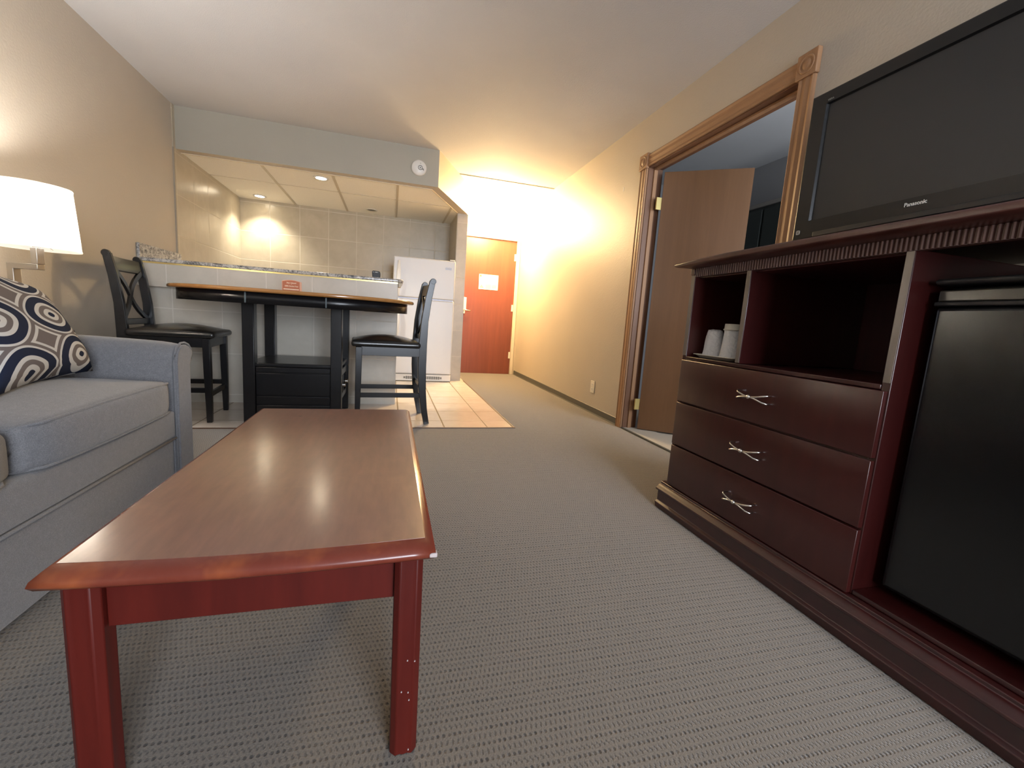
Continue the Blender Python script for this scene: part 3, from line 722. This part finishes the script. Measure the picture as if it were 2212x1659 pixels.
# ------------------------------------------------------------------ coffee table
ox, oy = -.19, 1.24; cf = thing('coffee_table', 'low cherry wood coffee table with brown laminate top', 'table', (ox, oy, 0))
x0, x1, y0, y1, zt = -.466 - ox, .085 - ox, .690 - oy, 1.800 - oy, .441
def bowed(x0, x1, y0, y1, bow, n=14):
    f = [(x0 + (x1 - x0) * i / n, y0 - bow * math.sin(PI * i / n)) for i in range(n + 1)]
    return f + [(x1, y1), (x0, y1)]
bm = B(); prism(bm, bowed(x0 + .018, x1 - .018, y0 + .030, y1 - .02, .012), 'z', zt - .024, zt + .0005); obj('laminate_top', bm, M['tabletop'], cf)
bm = B(); n_ = 14
rings = []
for ins, z in ((.0185, zt), (.010, zt - .003), (.002, zt - .011), (.0, zt - .018), (.004, zt - .026), (.012, zt - .030), (.03, zt - .030)):
    rings.append([bm.verts.new((*p, z)) for p in bowed(x0 + ins, x1 - ins, y0 + ins * 1.6, y1 - ins, .012)])
for a, b in zip(rings, rings[1:]):
    k = len(a)
    for i in range(k): bm.faces.new((a[i], a[(i + 1) % k], b[(i + 1) % k], b[i]))
bm.faces.new(rings[-1]); obj('edge_moulding', bm, M['cherryedge'], cf, smooth=True)
bm = B(); 
for v_ in range(1): prism(bm, [(x1 - .013, y0 - .0010), (x1 + .0012, y0 - .0010), (x1 + .0012, y0 + .014), (x1 - .004, y0 + .008)], 'z', zt - .0215, zt - .0135)
obj('worn_corner', bm, M['chip'], cf, .002)['label'] = 'chipped pale corner'
lw = .050
for sx, lx in ((-1, -.458 + lw / 2 - ox), (1, .0175 + lw / 2 - ox)):
    for ly in (.7276 + lw / 2 - oy, 1.762 - lw / 2 - oy):
        bm = B(); prism(bm, [(lx + a * lw / 2, ly + b * lw / 2) for a, b in ((-1, -.6), (-.6, -1), (-.25, -.93), (0, -1), (.25, -.93), (.6, -1), (1, -.6), (.93, 0), (1, .6), (.6, 1), (-.6, 1), (-1, .6), (-.93, 0))], 'z', .002, .412)
        obj('leg', bm, M['cherry'], cf, .002)
bm = B(); box(bm, -.408 - ox, .0175 - ox, .748 - oy, .766 - oy, .316, .412); obj('apron', bm, M['cherry'], cf, .001)
bm = B(); box(bm, -.408 - ox, .0175 - ox, 1.722 - oy, 1.740 - oy, .316, .412); obj('apron', bm, M['cherry'], cf, .001)
bm = B(); box(bm, -.440 - ox, -.422 - ox, .7776 - oy, 1.712 - oy, .316, .412); obj('apron', bm, M['cherry'], cf, .001)
bm = B(); box(bm, .028 - ox, .046 - ox, .7776 - oy, 1.712 - oy, .316, .412); obj('apron', bm, M['cherry'], cf, .001)
for (a, z) in ((.045, .20), (.058, .197), (.036, .137), (.048, .134), (.050, .118), (.052, .012)):
    bm = B(); cyl(bm, (a - ox, .7265 - oy, z), .0012, .002, 'y', 8); obj('paint_speck', bm, M['chip'], cf)

# ------------------------------------------------------------------ sofa
sx_, sy_ = -1.3, 1.17; sf = thing('sofa', 'light grey fabric sofa against the left wall', 'sofa', (sx_, sy_, 0))
def sof(name, *a, parent=sf, **k):
    bm = B(); rounded(bm, a[0] - sx_, a[1] - sx_, a[2] - sy_, a[3] - sy_, a[4], a[5], a[6], 10, **k); return obj(name, bm, M['sofa'], parent, smooth=True)
XF = -.80
def ARMZ(X):
    t = max(0, (X + 1.25) / .45); return .014 - .016 * t ** 1.5 - .010 * max(0, (X + .9) / .1) ** 2
def arm(ya, yb, inner):   # arm with a rolled top
    bm = B(); prof = []
    s = 1 if yb > ya else -1
    w = abs(yb - ya)
    # section in (y,z): inner face straight, top rounded, roll over the outside with undercut
    P = [(0, .06), (0, .585), (.008, .615), (.030, .640), (.060, .652), (.095, .652), (.128, .642), (.150, .622), (.156, .598), (.148, .578), (.132, .568), (.128, .56), (.128, .06)]
    rings = []
    def dz(X, z): return z + (0 if z < .3 else (z - .3) / .35 * ARMZ(X))
    for X in (-1.80, -1.5, -1.25, -1.1, -1.0, -.93, -.88, -.85, -.83, XF - .012):
        rings.append([bm.verts.new((X - sx_, ya + s * p[0] - sy_, dz(X, p[1]))) for p in P])
    for a, b in zip(rings, rings[1:]):
        for i in range(len(P)): bm.faces.new((a[i], a[(i + 1) % len(P)], b[(i + 1) % len(P)], b[i]))
    bm.faces.new(rings[0][::-1]); bm.faces.new(rings[-1])
    o = obj('arm', bm, M['sofa'], sf, .006, seg=3)
    bm = B(); prism(bm, [(ya + s * p[0] - sy_, p[1]) for p in [(.006, .065), (.006, .580), (.014, .610), (.034, .632), (.062, .644), (.093, .644), (.122, .634), (.142, .616), (.147, .598), (.128, .575), (.122, .56), (.122, .065)]], 'x', XF - .013 - sx_, XF + .004 - sx_)
    obj('arm_front_panel', bm, M['sofa'], o, .006, seg=3)
    bm = B(); sweep(bm, [(XF - .004 - sx_, ya + s * p[0] - sy_, p[1]) for p in P[:-1]], .004, 8); obj('arm_piping', bm, M['sofa'], o, smooth=True)
arm(1.965, 2.125, 1)
arm(.35, .19, -1)
sof('base_rail', -1.78, XF - .006, .352, 1.963, .285, .392, .012)
sof('lower_rail', -1.78, XF - .014, .352, 1.963, .065, .284, .012)
bm = B(); sweep(bm, [(XF - .004 - sx_, q - sy_, .283) for q in (.36, 1.2, 1.955)], .004, 8); obj('rail_piping', bm, M['sofa'], sf, smooth=True)
def cushion(ya, yb):
    def shape(X, Y_, Z):
        w = abs((Y_ - (ya + yb) / 2) / ((yb - ya) / 2)); fr = max(0, min(1, (X - (XF - .25)) / .25)); e = max(0, (w - .80) / .20)
        return X - .040 * e * e * fr + .010 * (1 - w * w) * fr, Y_, Z - (.010 * e * e * fr if Z > .45 else -.0) + (.008 * (1 - w * w) * fr if Z > .45 else 0)
    def fn(p):
        q = shape(p.x + sx_, p.y + sy_, p.z); return (q[0] - sx_, q[1] - sy_, q[2])
    c = sof('seat_cushion', -1.50, XF + .004, ya, yb, .393, .512, .022, crown=(.014, 0, .038), fn=fn)
    for z in (.507, .398):
        bm = B(); n = 16; e = .012; r = .03
        path = []
        for i in range(n + 1):
            v = ya + e + (yb - ya - 2 * e) * i / n
            q = shape(XF - .002 - (.010 if i in (0, n) else 0), v, z); path.append((q[0] - sx_, q[1] - sy_, q[2]))
        path = [(-1.3 - sx_, ya + .004 - sy_, z)] + path + [(-1.3 - sx_, yb - .004 - sy_, z)]
        sweep(bm, path, .0042, 8); obj('welt_piping', bm, M['sofa'], c, smooth=True)
cushion(1.226, 1.955); cushion(.358, 1.220)
for ya, yb in ((1.226, 1.955), (.358, 1.220)):
    bm = B(); rounded(bm, -.09, .09, ya - sy_ + .004, yb - sy_ - .004, 0, .40, .05, 8, (.03, 0, 0)); 
    for v in bm.verts: v.co = Matrix.Rotation(math.radians(-10), 4, 'Y') @ v.co + Vector((-1.56 - sx_, 0, .515))
    obj('back_cushion', bm, M['sofa'], sf, smooth=True)
sof('back_frame', -1.825, -1.70, .352, 1.963, .065, .80, .04)
for x, y_ in ((-.86, .27), (-.86, 2.04), (-1.75, .27), (-1.75, 2.04)):
    bm = B(); cyl(bm, (x - sx_, y_ - sy_, .002), .022, .062, 'z', 16, .028); obj('foot', bm, M['blkmatte'], sf)

# throw pillow
Bc, B2, T1, T2 = Vector((-1.02, 1.885, .550)), Vector((-.965, 1.37, .540)), Vector((-1.27, 2.05, .812)), Vector((-1.24, 1.54, .905))
def pillow():
    bm = B(); n = 22; uvl = bm.loops.layers.uv.new('UV'); nrm = (B2 - Bc).cross(T1 - Bc).normalized()
    if nrm.x < 0: nrm = -nrm
    def pos(u, v, s):
        p = (Bc * (1 - u) + B2 * u) * (1 - v) + (T1 * (1 - u) + T2 * u) * v
        a, b = 2 * u - 1, 2 * v - 1; mid = (Bc + B2 + T1 + T2) / 4
        edge = .10 * (max(abs(a), abs(b)) ** 4) * (1 - min(abs(a), abs(b)) ** 2)
        p = p + (mid - p) * edge
        th = .072 * max(0, (1 - a ** 4) * (1 - b ** 4)) ** .55
        return p + nrm * s * th
    for s in (1, -1):
        g = [[bm.verts.new(pos(i / n, j / n, s)) for j in range(n + 1)] for i in range(n + 1)]
        for i in range(n):
            for j in range(n):
                f = bm.faces.new((g[i][j], g[i + 1][j], g[i + 1][j + 1], g[i][j + 1]))
                for lp, (a, b) in zip(f.loops, ((i, j), (i + 1, j), (i + 1, j + 1), (i, j + 1))): lp[uvl].uv = (a / n, b / n)
    bmesh.ops.remove_doubles(bm, verts=bm.verts, dist=.0004)
    c = (Bc + B2) / 2
    for v in bm.verts: v.co -= c
    o = obj('throw_pillow', bm, M['pillow'], smooth=True); o.location = c
    return tag(o, 'navy white and taupe trellis pillow on the grey sofa', 'pillow')
pillow()

# ------------------------------------------------------------------ end table and lamp
et = thing('end_table', 'dark wood end table behind the sofa arm, under the lamp', 'table', (-1.63, 2.365, 0))
bm = B(); box(bm, -.20, .20, -.175, .175, .625, .650); obj('table_top', bm, M['cab'], et, .006)
for a in (-.17, .17):
    for b in (-.145, .145): bm = B(); box(bm, a - .022, a + .022, b - .022, b + .022, .002, .625); obj('leg', bm, M['cab'], et, .003)
bm = B(); box(bm, -.148, .148, -.123, .123, .545, .624); obj('apron', bm, M['cab'], et, .002)
lm = thing('table_lamp', 'lit table lamp with white drum shade on square nickel post', 'lamp', (-1.495, 2.45, .651), math.radians(-20))
s = .0155; lz = .651
bm = B(); box(bm, -.19, -.03, -.08, .08, 0, .018); obj('base', bm, M['steel'], lm, .003)
bm = B(); box(bm, -.12 - s, -.12 + s, -s, s, .018, .935 - lz); obj('post', bm, M['steel'], lm, .0015)
bm = B(); box(bm, -.107, .013, -s, s, .911 - lz, .935 - lz); obj('cross_arm', bm, M['steel'], lm, .0015)
bm = B(); box(bm, -s, s, -s, s, .9355 - lz, 1.005 - lz); obj('riser', bm, M['steel'], lm, .0015)
bm = B(); cyl(bm, (0, 0, 1.006 - lz), .014, .05, seg=16); obj('socket', bm, M['steel'], lm)
bm = B(); lathe(bm, [(.001, .405), (.014, .41), (.028, .44), (.030, .465), (.02, .495), (.001, .505)], seg=20, close=False); bb = obj('bulb', bm, emis('bulb_frost', (1, .90, .78), 8), lm, smooth=True)
bb.visible_shadow = True
bm = B(); lathe(bm, [(.143, 1.000 - lz), (.125, 1.264 - lz)], seg=56, close=False)
sh = obj('lamp_shade', bm, M['shade'], lm, smooth=True); sd = sh.modifiers.new('s', 'SOLIDIFY'); sd.thickness = .0015
bm = B(); lathe(bm, [(.1435, 1.000 - lz), (.1445, 1.003 - lz), (.1430, 1.008 - lz)], seg=48, close=False); obj('shade_rim', bm, M['shade'], sh, smooth=True)
bm = B(); lathe(bm, [(.1262, 1.257 - lz), (.1270, 1.262 - lz), (.1255, 1.265 - lz)], seg=48, close=False); obj('shade_rim', bm, M['shade'], sh, smooth=True)
bm = B()
for k in range(3):
    a = 2 * PI * k / 3; sweep(bm, [(.012 * math.cos(a), .012 * math.sin(a), 1.040 - lz), (.140 * math.cos(a), .140 * math.sin(a), 1.010 - lz)], .0018, 6)
obj('shade_spider', bm, M['steel'], lm)

# ------------------------------------------------------------------ media cabinet
mx, my = 1.56, .97; mc = thing('media_cabinet', 'dark mahogany media cabinet with three drawers and open cubbies', 'cabinet', (mx, my, 0))
CY0, CY1 = .27, 1.682; CB = 1.86
def cb(name, a, m=None, bev=.002, parent=mc):
    bm = B(); box(bm, a[0] - mx, a[1] - mx, a[2] - my, a[3] - my, a[4], a[5]); return obj(name, bm, m or M['cab'], parent, bev)
# plinth with stepped moulding
bm = B(); prism(bm, [(q[0] - mx, q[1]) for q in [(1.232, .002), (1.228, .028), (1.240, .036), (1.240, .082), (1.226, .088), (1.226, .096), (1.236, .104), (1.244, .112), (1.252, .114), (1.252, .124), (1.264, .126), (CB, .126), (CB, .002)]], 'y', CY0 - .04 - my, CY1 + .022 - my)
obj('plinth', bm, M['cab'], mc, .002)
cb('side_panel', (1.27, CB, CY1 - .024, CY1, .127, 1.075), M['cabface'])
cb('side_panel', (1.27, CB, CY0, CY0 + .024, .127, 1.075), M['cabface'])
cb('back_panel', (CB - .012, CB, CY0 + .025, CY1 - .025, .127, 1.075), M['cabin'])
cb('divider', (1.27, CB - .013, .824, .846, .127, 1.07), M['cab'])
cb('divider', (1.27, CB - .013, 1.349, 1.369, .723, 1.07), M['cab'])
cb('shelf', (1.268, CB - .013, .847, CY1 - .025, .708, .722), M['cab'])
cb('cubby_ceiling', (1.29, CB - .013, .847, CY1 - .025, 1.062, 1.068), M['cabin'])
cb('cabinet_bottom', (1.27, CB - .013, CY0 + .025, .823, .127, .140), M['cab'])
cb('drawer_carcass', (1.273, CB - .013, .847, CY1 - .025, .128, .706), M['cab'])
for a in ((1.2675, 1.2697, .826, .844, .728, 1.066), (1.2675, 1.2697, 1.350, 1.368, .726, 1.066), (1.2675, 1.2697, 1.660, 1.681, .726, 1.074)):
    cb('edge_sheen_strip', a, M['cabedge'], 0)  # thin added strips carrying the painted reflection on divider and stile fronts
# fluted frieze
bm = B()
def flutes(bm, ya, yb):
    n = int((yb - ya) / .0118); p = (yb - ya) / n; pts = []
    for i in range(n):
        a = ya + i * p
        pts += [(1.269, a), (1.2645, a + p * .2), (1.263, a + p * .45), (1.2645, a + p * .7), (1.269, a + p * .9)]
    pts.append((1.270, yb)); pts += [(1.288, yb), (1.288, ya)]
    prism(bm, [(q[0] - mx, q[1] - my) for q in pts], 'z', 1.068, 1.1015)
flutes(bm, CY0 + .004, CY1 - .024)
for v in bm.verts:
    if v.co.z < 1.07: v.co.z = 1.0665
obj('fluted_frieze', bm, M['frieze'], mc)
cb('corner_stile', (1.262, 1.29, CY1 - .0235, CY1 + .001, 1.0755, 1.1015), M['cabtop'])
bm = B()
prf = [(1.272, 1.102), (1.245, 1.103), (1.225, 1.1045), (1.207, 1.108), (1.200, 1.113), (1.199, 1.127), (1.203, 1.131), (CB, 1.131), (CB, 1.102)]
rings = []
for yy, k, ex in ((CY0 - .06, 1, 0), (1.42, 1, 0), (1.56, .85, 0), (1.653, .55, 1)):
    rings.append([bm.verts.new((q[0] - mx, yy - my + (max(0, 1.272 - q[0]) * .9 if ex else 0), 1.102 + (q[1] - 1.102) * (k if q[0] < 1.3 else (1 if not ex else .9)))) for q in prf])
for a, b in zip(rings, rings[1:]):
    for i in range(len(a)): bm.faces.new((a[i], a[(i + 1) % len(a)], b[(i + 1) % len(a)], b[i]))
bm.faces.new(rings[0][::-1]); bm.faces.new(rings[-1])
obj('cabinet_top', bm, M['cabtop'], mc, .0015)
bm = B(); prism(bm, [(q[0], q[1]) for q in [(1.653 - my, 1.1023), (1.690 - my, 1.1035), (1.700 - my, 1.106), (1.700 - my, 1.110), (1.690 - my, 1.1145), (1.653 - my, 1.1175)]], 'x', 1.24 - mx, CB - mx); obj('top_end_moulding', bm, M['cabtop'], mc, .001)
# drawers
for z0, z1, hz in ((.522, .706, .616), (.322, .514, .419), (.128, .315, .225)):
    bm = B(); ya, yb = .829 - my, 1.667 - my; xf = 1.250 - mx; xb = 1.272 - mx; e = .020
    R0 = [(xb, ya, z0), (xb, yb, z0), (xb, yb, z1), (xb, ya, z1)]
    R1 = [(xf + .006, ya, z0), (xf + .006, yb, z0), (xf + .006, yb, z1), (xf + .006, ya, z1)]
    R2 = [(xf, ya + e, z0 + e), (xf, yb - e, z0 + e), (xf, yb - e, z1 - e), (xf, ya + e, z1 - e)]
    V = [[bm.verts.new(p) for p in R] for R in (R0, R1, R2)]
    for a, b in zip(V, V[1:]):
        for i in range(4): bm.faces.new((a[i], a[(i + 1) % 4], b[(i + 1) % 4], b[i]))
    bm.faces.new(V[0]); bm.faces.new(V[2])
    dr_ = obj('drawer', bm, M['cabface'], mc, .0015)
    hy_, hx_ = 1.232 - my, 1.222 - mx
    bm = B(); n = 12
    for s in (-1, 1):
        pts = []
        for i in range(n + 1):
            u = -1 + 2 * i / n
            pts.append((hx_ + .002 - .004 * math.cos(u * PI / 2) + (.022 if abs(u) > .99 else 0), hy_ + u * .066, hz + s * .014 * math.copysign(abs(u) ** 1.6, u) * -1))
        pts[0] = (hx_ + .010, pts[0][1], pts[0][2]); pts[-1] = (hx_ + .010, pts[-1][1], pts[-1][2])
        pts = [(xf + .001, pts[0][1] + .004, pts[0][2])] + pts + [(xf + .001, pts[-1][1] - .004, pts[-1][2])]
        sweep(bm, pts, .0032, 8)
    hh = obj('drawer_pull', bm, M['chrome'], dr_, smooth=True)
    bm = B(); lathe(bm, [(.001, -.008), (.006, -.0065), (.0085, 0), (.006, .0065), (.001, .008)], (hx_ - .002, hy_, hz), 18, 'y', False); obj('pull_knot', bm, M['chrome'], hh, smooth=True)

# mini fridge
mf = thing('mini_fridge', 'black mini fridge inside the right bay of the media cabinet', 'refrigerator', (1.60, .56, .141))
def mb(name, a, m, bev=.004, parent=mf, seg=3):
    bm = B(); box(bm, a[0] - 1.6, a[1] - 1.6, a[2] - .56, a[3] - .56, a[4] - .141, a[5] - .141); return obj(name, bm, m, parent, bev, seg=seg)
mb('fridge_body', (1.392, 1.84, .312, .806, .150, .985), M['blkmatte'], .006)
mb('fridge_door', (1.335, 1.388, .312, .800, .160, .932), M['fridgeblk'], .012)
hd = mb('handle_strip', (1.340, 1.388, .312, .800, .944, .972), M['smoked'], .003)
mb('top_cap', (1.330, 1.60, .308, .808, .9855, 1.000), M['blkmatte'], .006)
mb('door_cap', (1.333, 1.389, .312, .803, .9325, .9435), M['blkmatte'], .003)
for a in (.35, .76): mb('foot', (1.45, 1.48, a - .015, a + .015, .1415, .1495), M['blkmatte'], .001)

# tray and wrapped cups in the left cubby
tr = thing('serving_tray', 'off white plastic tray in the left cubby of the cabinet', 'tray', (1.385, 1.521, .7232))
bm = B(); rings = []
def rr(hx_, hy_, r, n=5):
    p = []
    for cx_, cy_, a0 in ((hx_ - r, hy_ - r, 0), (-hx_ + r, hy_ - r, PI / 2), (-hx_ + r, -hy_ + r, PI), (hx_ - r, -hy_ + r, 1.5 * PI)):
        for i in range(n + 1): a = a0 + PI / 2 * i / n; p.append((cx_ + r * math.cos(a), cy_ + r * math.sin(a)))
    return p
for hx_, hy_, z in ((.085, .095, 0), (.098, .112, .012), (.104, .118, .0125), (.104, .118, .015), (.096, .110, .015), (.083, .093, .003)):
    rings.append([bm.verts.new((*p, z)) for p in rr(hx_, hy_, .02)])
for a, b in zip(rings, rings[1:]):
    for i in range(len(a)): bm.faces.new((a[i], a[(i + 1) % len(a)], b[(i + 1) % len(a)], b[i]))
bm.faces.new(rings[0][::-1]); bm.faces.new(rings[-1]); obj('tray_body', bm, M['white2'], tr, smooth=True)
def cup(x, y_, label, lid):
    t = thing('wrapped_cup', label, 'cup', (x, y_, .7265), 0, 'plastic wrapped cups on the tray')
    bm = B(); n = 30; rings = []; rnd = random.Random(int(x * 1000))
    prof = [(.042, 0), (.0425, .006), (.040, .03), (.037, .06), (.034, .09), (.032, .104), (.028, .114), (.018, .117), (.003, .116)] if not lid else [(.042, 0), (.0425, .006), (.040, .03), (.037, .06), (.035, .09), (.034, .108), (.034, .1195), (.018, .1195), (.003, .1195)]
    for r, z in prof:
        rings.append([bm.verts.new((math.cos(2 * PI * i / n) * r * (1 + rnd.uniform(-.05, .06)), math.sin(2 * PI * i / n) * r * (1 + rnd.uniform(-.05, .06)), z + (rnd.uniform(-.004, .006) if z > .1 else 0))) for i in range(n)])
    for a, b in zip(rings, rings[1:]):
        for i in range(n): bm.faces.new((a[i], a[(i + 1) % n], b[(i + 1) % n], b[i]))
    bm.faces.new(rings[0][::-1]); bm.faces.new(rings[-1])
    obj('wrapped_body', bm, M['cup'], t, smooth=True)
    if lid:
        bm = B(); lathe(bm, [(.001, .120), (.038, .120), (.039, .124), (.0355, .126), (.0345, .146), (.001, .147)], seg=28, close=False); obj('lid', bm, M['white2'], t, smooth=True)
    return t
cup(1.362, 1.603, 'upside down plastic wrapped cup on the left of the tray', False)
cup(1.366, 1.504, 'plastic wrapped cup with off white lid beside the cubby divider', True)

# ------------------------------------------------------------------ television
tv = thing('television', 'wide black flat screen television on top of the media cabinet', 'television', (1.74, 1.12, 1.1325))
TY0, TY1, TZ0, TZ1, TX = .62, 1.602, 1.258, 1.841, 1.70
def tb(name, a, m, bev=.002, parent=tv, seg=2):
    bm = B(); box(bm, a[0] - 1.74, a[1] - 1.74, a[2] - 1.12, a[3] - 1.12, a[4] - 1.1325, a[5] - 1.1325); return obj(name, bm, m, parent, bev, seg=seg)
tb('rear_housing', (1.73, 1.79, TY0 + .03, TY1 - .03, TZ0 + .03, TZ1 - .03), M['blkmatte'], .01)
sy0, sy1, sz0, sz1 = TY0 + .072, 1.531, 1.332, 1.790
bm = B(); O = [(TY0, TZ0), (TY1, TZ0), (TY1, TZ1), (TY0, TZ1)]; I = [(sy0, sz0), (sy1, sz0), (sy1, sz1), (sy0, sz1)]
def V(pts, x): return [bm.verts.new((x - 1.74, p[0] - 1.12, p[1] - 1.1325)) for p in pts]
a = V(O, 1.735); b = V(O, 1.702); c = V([(TY0 + .004, TZ0 + .004), (TY1 - .004, TZ0 + .004), (TY1 - .004, TZ1 - .004), (TY0 + .004, TZ1 - .004)], TX); d = V([(sy0 - .004, sz0 - .002), (sy1 + .004, sz0 - .002), (sy1 + .004, sz1 + .004), (sy0 - .004, sz1 + .004)], TX); e = V(I, 1.712)
for p, q in ((a, b), (b, c), (c, d), (d, e)):
    for i in range(4): bm.faces.new((p[i], p[(i + 1) % 4], q[(i + 1) % 4], q[i]))
bz = obj('bezel', bm, M['bezel'], tv)
tb('screen', (1.711, 1.73, sy0, sy1, sz0, sz1), M['screen'], 0)
tb('lower_lip', (1.694, 1.7015, TY0 + .01, TY1 - .10, TZ0 + .001, TZ0 + .020), M['blkmatte'], .002)
tb('stand_neck', (1.735, 1.765, 1.05, 1.19, 1.151, TZ0 + .06), M['blkmatte'], .004)
tb('stand_base', (1.64, 1.84, .90, 1.34, 1.133, 1.150), M['blkmatte'], .006)
text('maker_name', 'Panasonic', .0185, M['white'], tv, T(TX - .0008 - 1.74, 1.134 - 1.12, 1.309 - 1.1325) @ FACE_NX, .0004, 0, .93)
text('model_mark', 'VIERA', .010, M['grayring'], tv, T(TX - .0008 - 1.74, 1.517 - 1.12, 1.803 - 1.1325) @ FACE_NX, .0004)
bm = B(); q0, q1, r0, r1 = 1.568 - 1.12, 1.586 - 1.12, 1.279 - 1.1325, 1.297 - 1.1325; xx = TX - .0010 - 1.74
for a in ((q0, q1, r0, r0 + .003), (q0, q1, r1 - .003, r1), (q0, q0 + .003, r0, r1), (q1 - .003, q1, r0, r1)): box(bm, xx, xx + .001, *a)
obj('rating_mark', bm, M['greylt'], tv)
bm = B(); box(bm, xx + .0002, xx + .001, q0 + .004, q1 - .004, r0 + .004, r1 - .004); obj('rating_mark_fill', bm, M['grayring'], tv)

# ------------------------------------------------------------------ lights
def light(kind, name, loc, energy, col, **k):
    l = bpy.data.lights.new(name, kind); l.energy = energy; l.color = col
    o = bpy.data.objects.new(name, l); C.objects.link(o); o.location = loc
    for a, v in k.items():
        if a == 'rot': o.rotation_euler = v
        else: setattr(l, a, v)
    return o
light('AREA', 'window_daylight', ((wx0 + wx1) / 2, YB0 - .14, (wz0 + wz1) / 2), 280, (.82, .89, 1), shape='RECTANGLE', size=wx1 - wx0, size_y=wz1 - wz0, rot=(PI / 2, 0, 0))
light('POINT', 'hall_lamp', (1.30, 6.0, H - .22), 290, (1, .72, .36), shadow_soft_size=.19)
light('SPOT', 'downlight_lamp', (-.709, 4.985, ZK - .02), 110, (1, .90, .74), spot_size=math.radians(115), spot_blend=.7, shadow_soft_size=.04)
light('SPOT', 'downlight_lamp', (-1.56, 6.16, ZK - .02), 75, (1, .90, .74), spot_size=math.radians(115), spot_blend=.7, shadow_soft_size=.04)
light('POINT', 'lamp_bulb', (-1.495, 2.45, 1.190), 60, (1, .95, .90), shadow_soft_size=.02)
light('AREA', 'bedroom_daylight', (2.7, .75, 1.5), 50, (.86, .92, 1), shape='RECTANGLE', size=1.0, size_y=1.2, rot=(PI / 2, 0, 0))
w = bpy.data.worlds.new('sky'); SC.world = w; w.use_nodes = True
w.node_tree.nodes['Background'].inputs[0].default_value = (.62, .76, 1, 1); w.node_tree.nodes['Background'].inputs[1].default_value = .8

# ------------------------------------------------------------------ camera
yaw, pit, rol, f_px, h = .278325, -.141735, .066488, 939.41, .82245
fwd = Vector((math.sin(yaw) * math.cos(pit), math.cos(yaw) * math.cos(pit), math.sin(pit)))
rt = Vector((math.cos(yaw), -math.sin(yaw), 0)); up = rt.cross(fwd)
r2 = rt * math.cos(rol) + up * math.sin(rol); u2 = -rt * math.sin(rol) + up * math.cos(rol)
cd = bpy.data.cameras.new('camera'); cam = bpy.data.objects.new('camera', cd); C.objects.link(cam)
cam.matrix_world = Matrix(((r2.x, u2.x, -fwd.x, 0), (r2.y, u2.y, -fwd.y, 0), (r2.z, u2.z, -fwd.z, h), (0, 0, 0, 1)))
cd.sensor_fit = 'HORIZONTAL'; cd.sensor_width = 36; cd.lens = f_px / 2212 * 36; cd.clip_start = .02
SC.camera = cam
SC.view_settings.view_transform = 'Standard'; SC.view_settings.look = 'None'; SC.view_settings.gamma = 1; SC.view_settings.exposure = 0
SC.view_settings.use_curve_mapping = False
SC.cycles.use_denoising = True; SC.cycles.max_bounces = 10; SC.cycles.diffuse_bounces = 6; SC.cycles.sample_clamp_indirect = 20
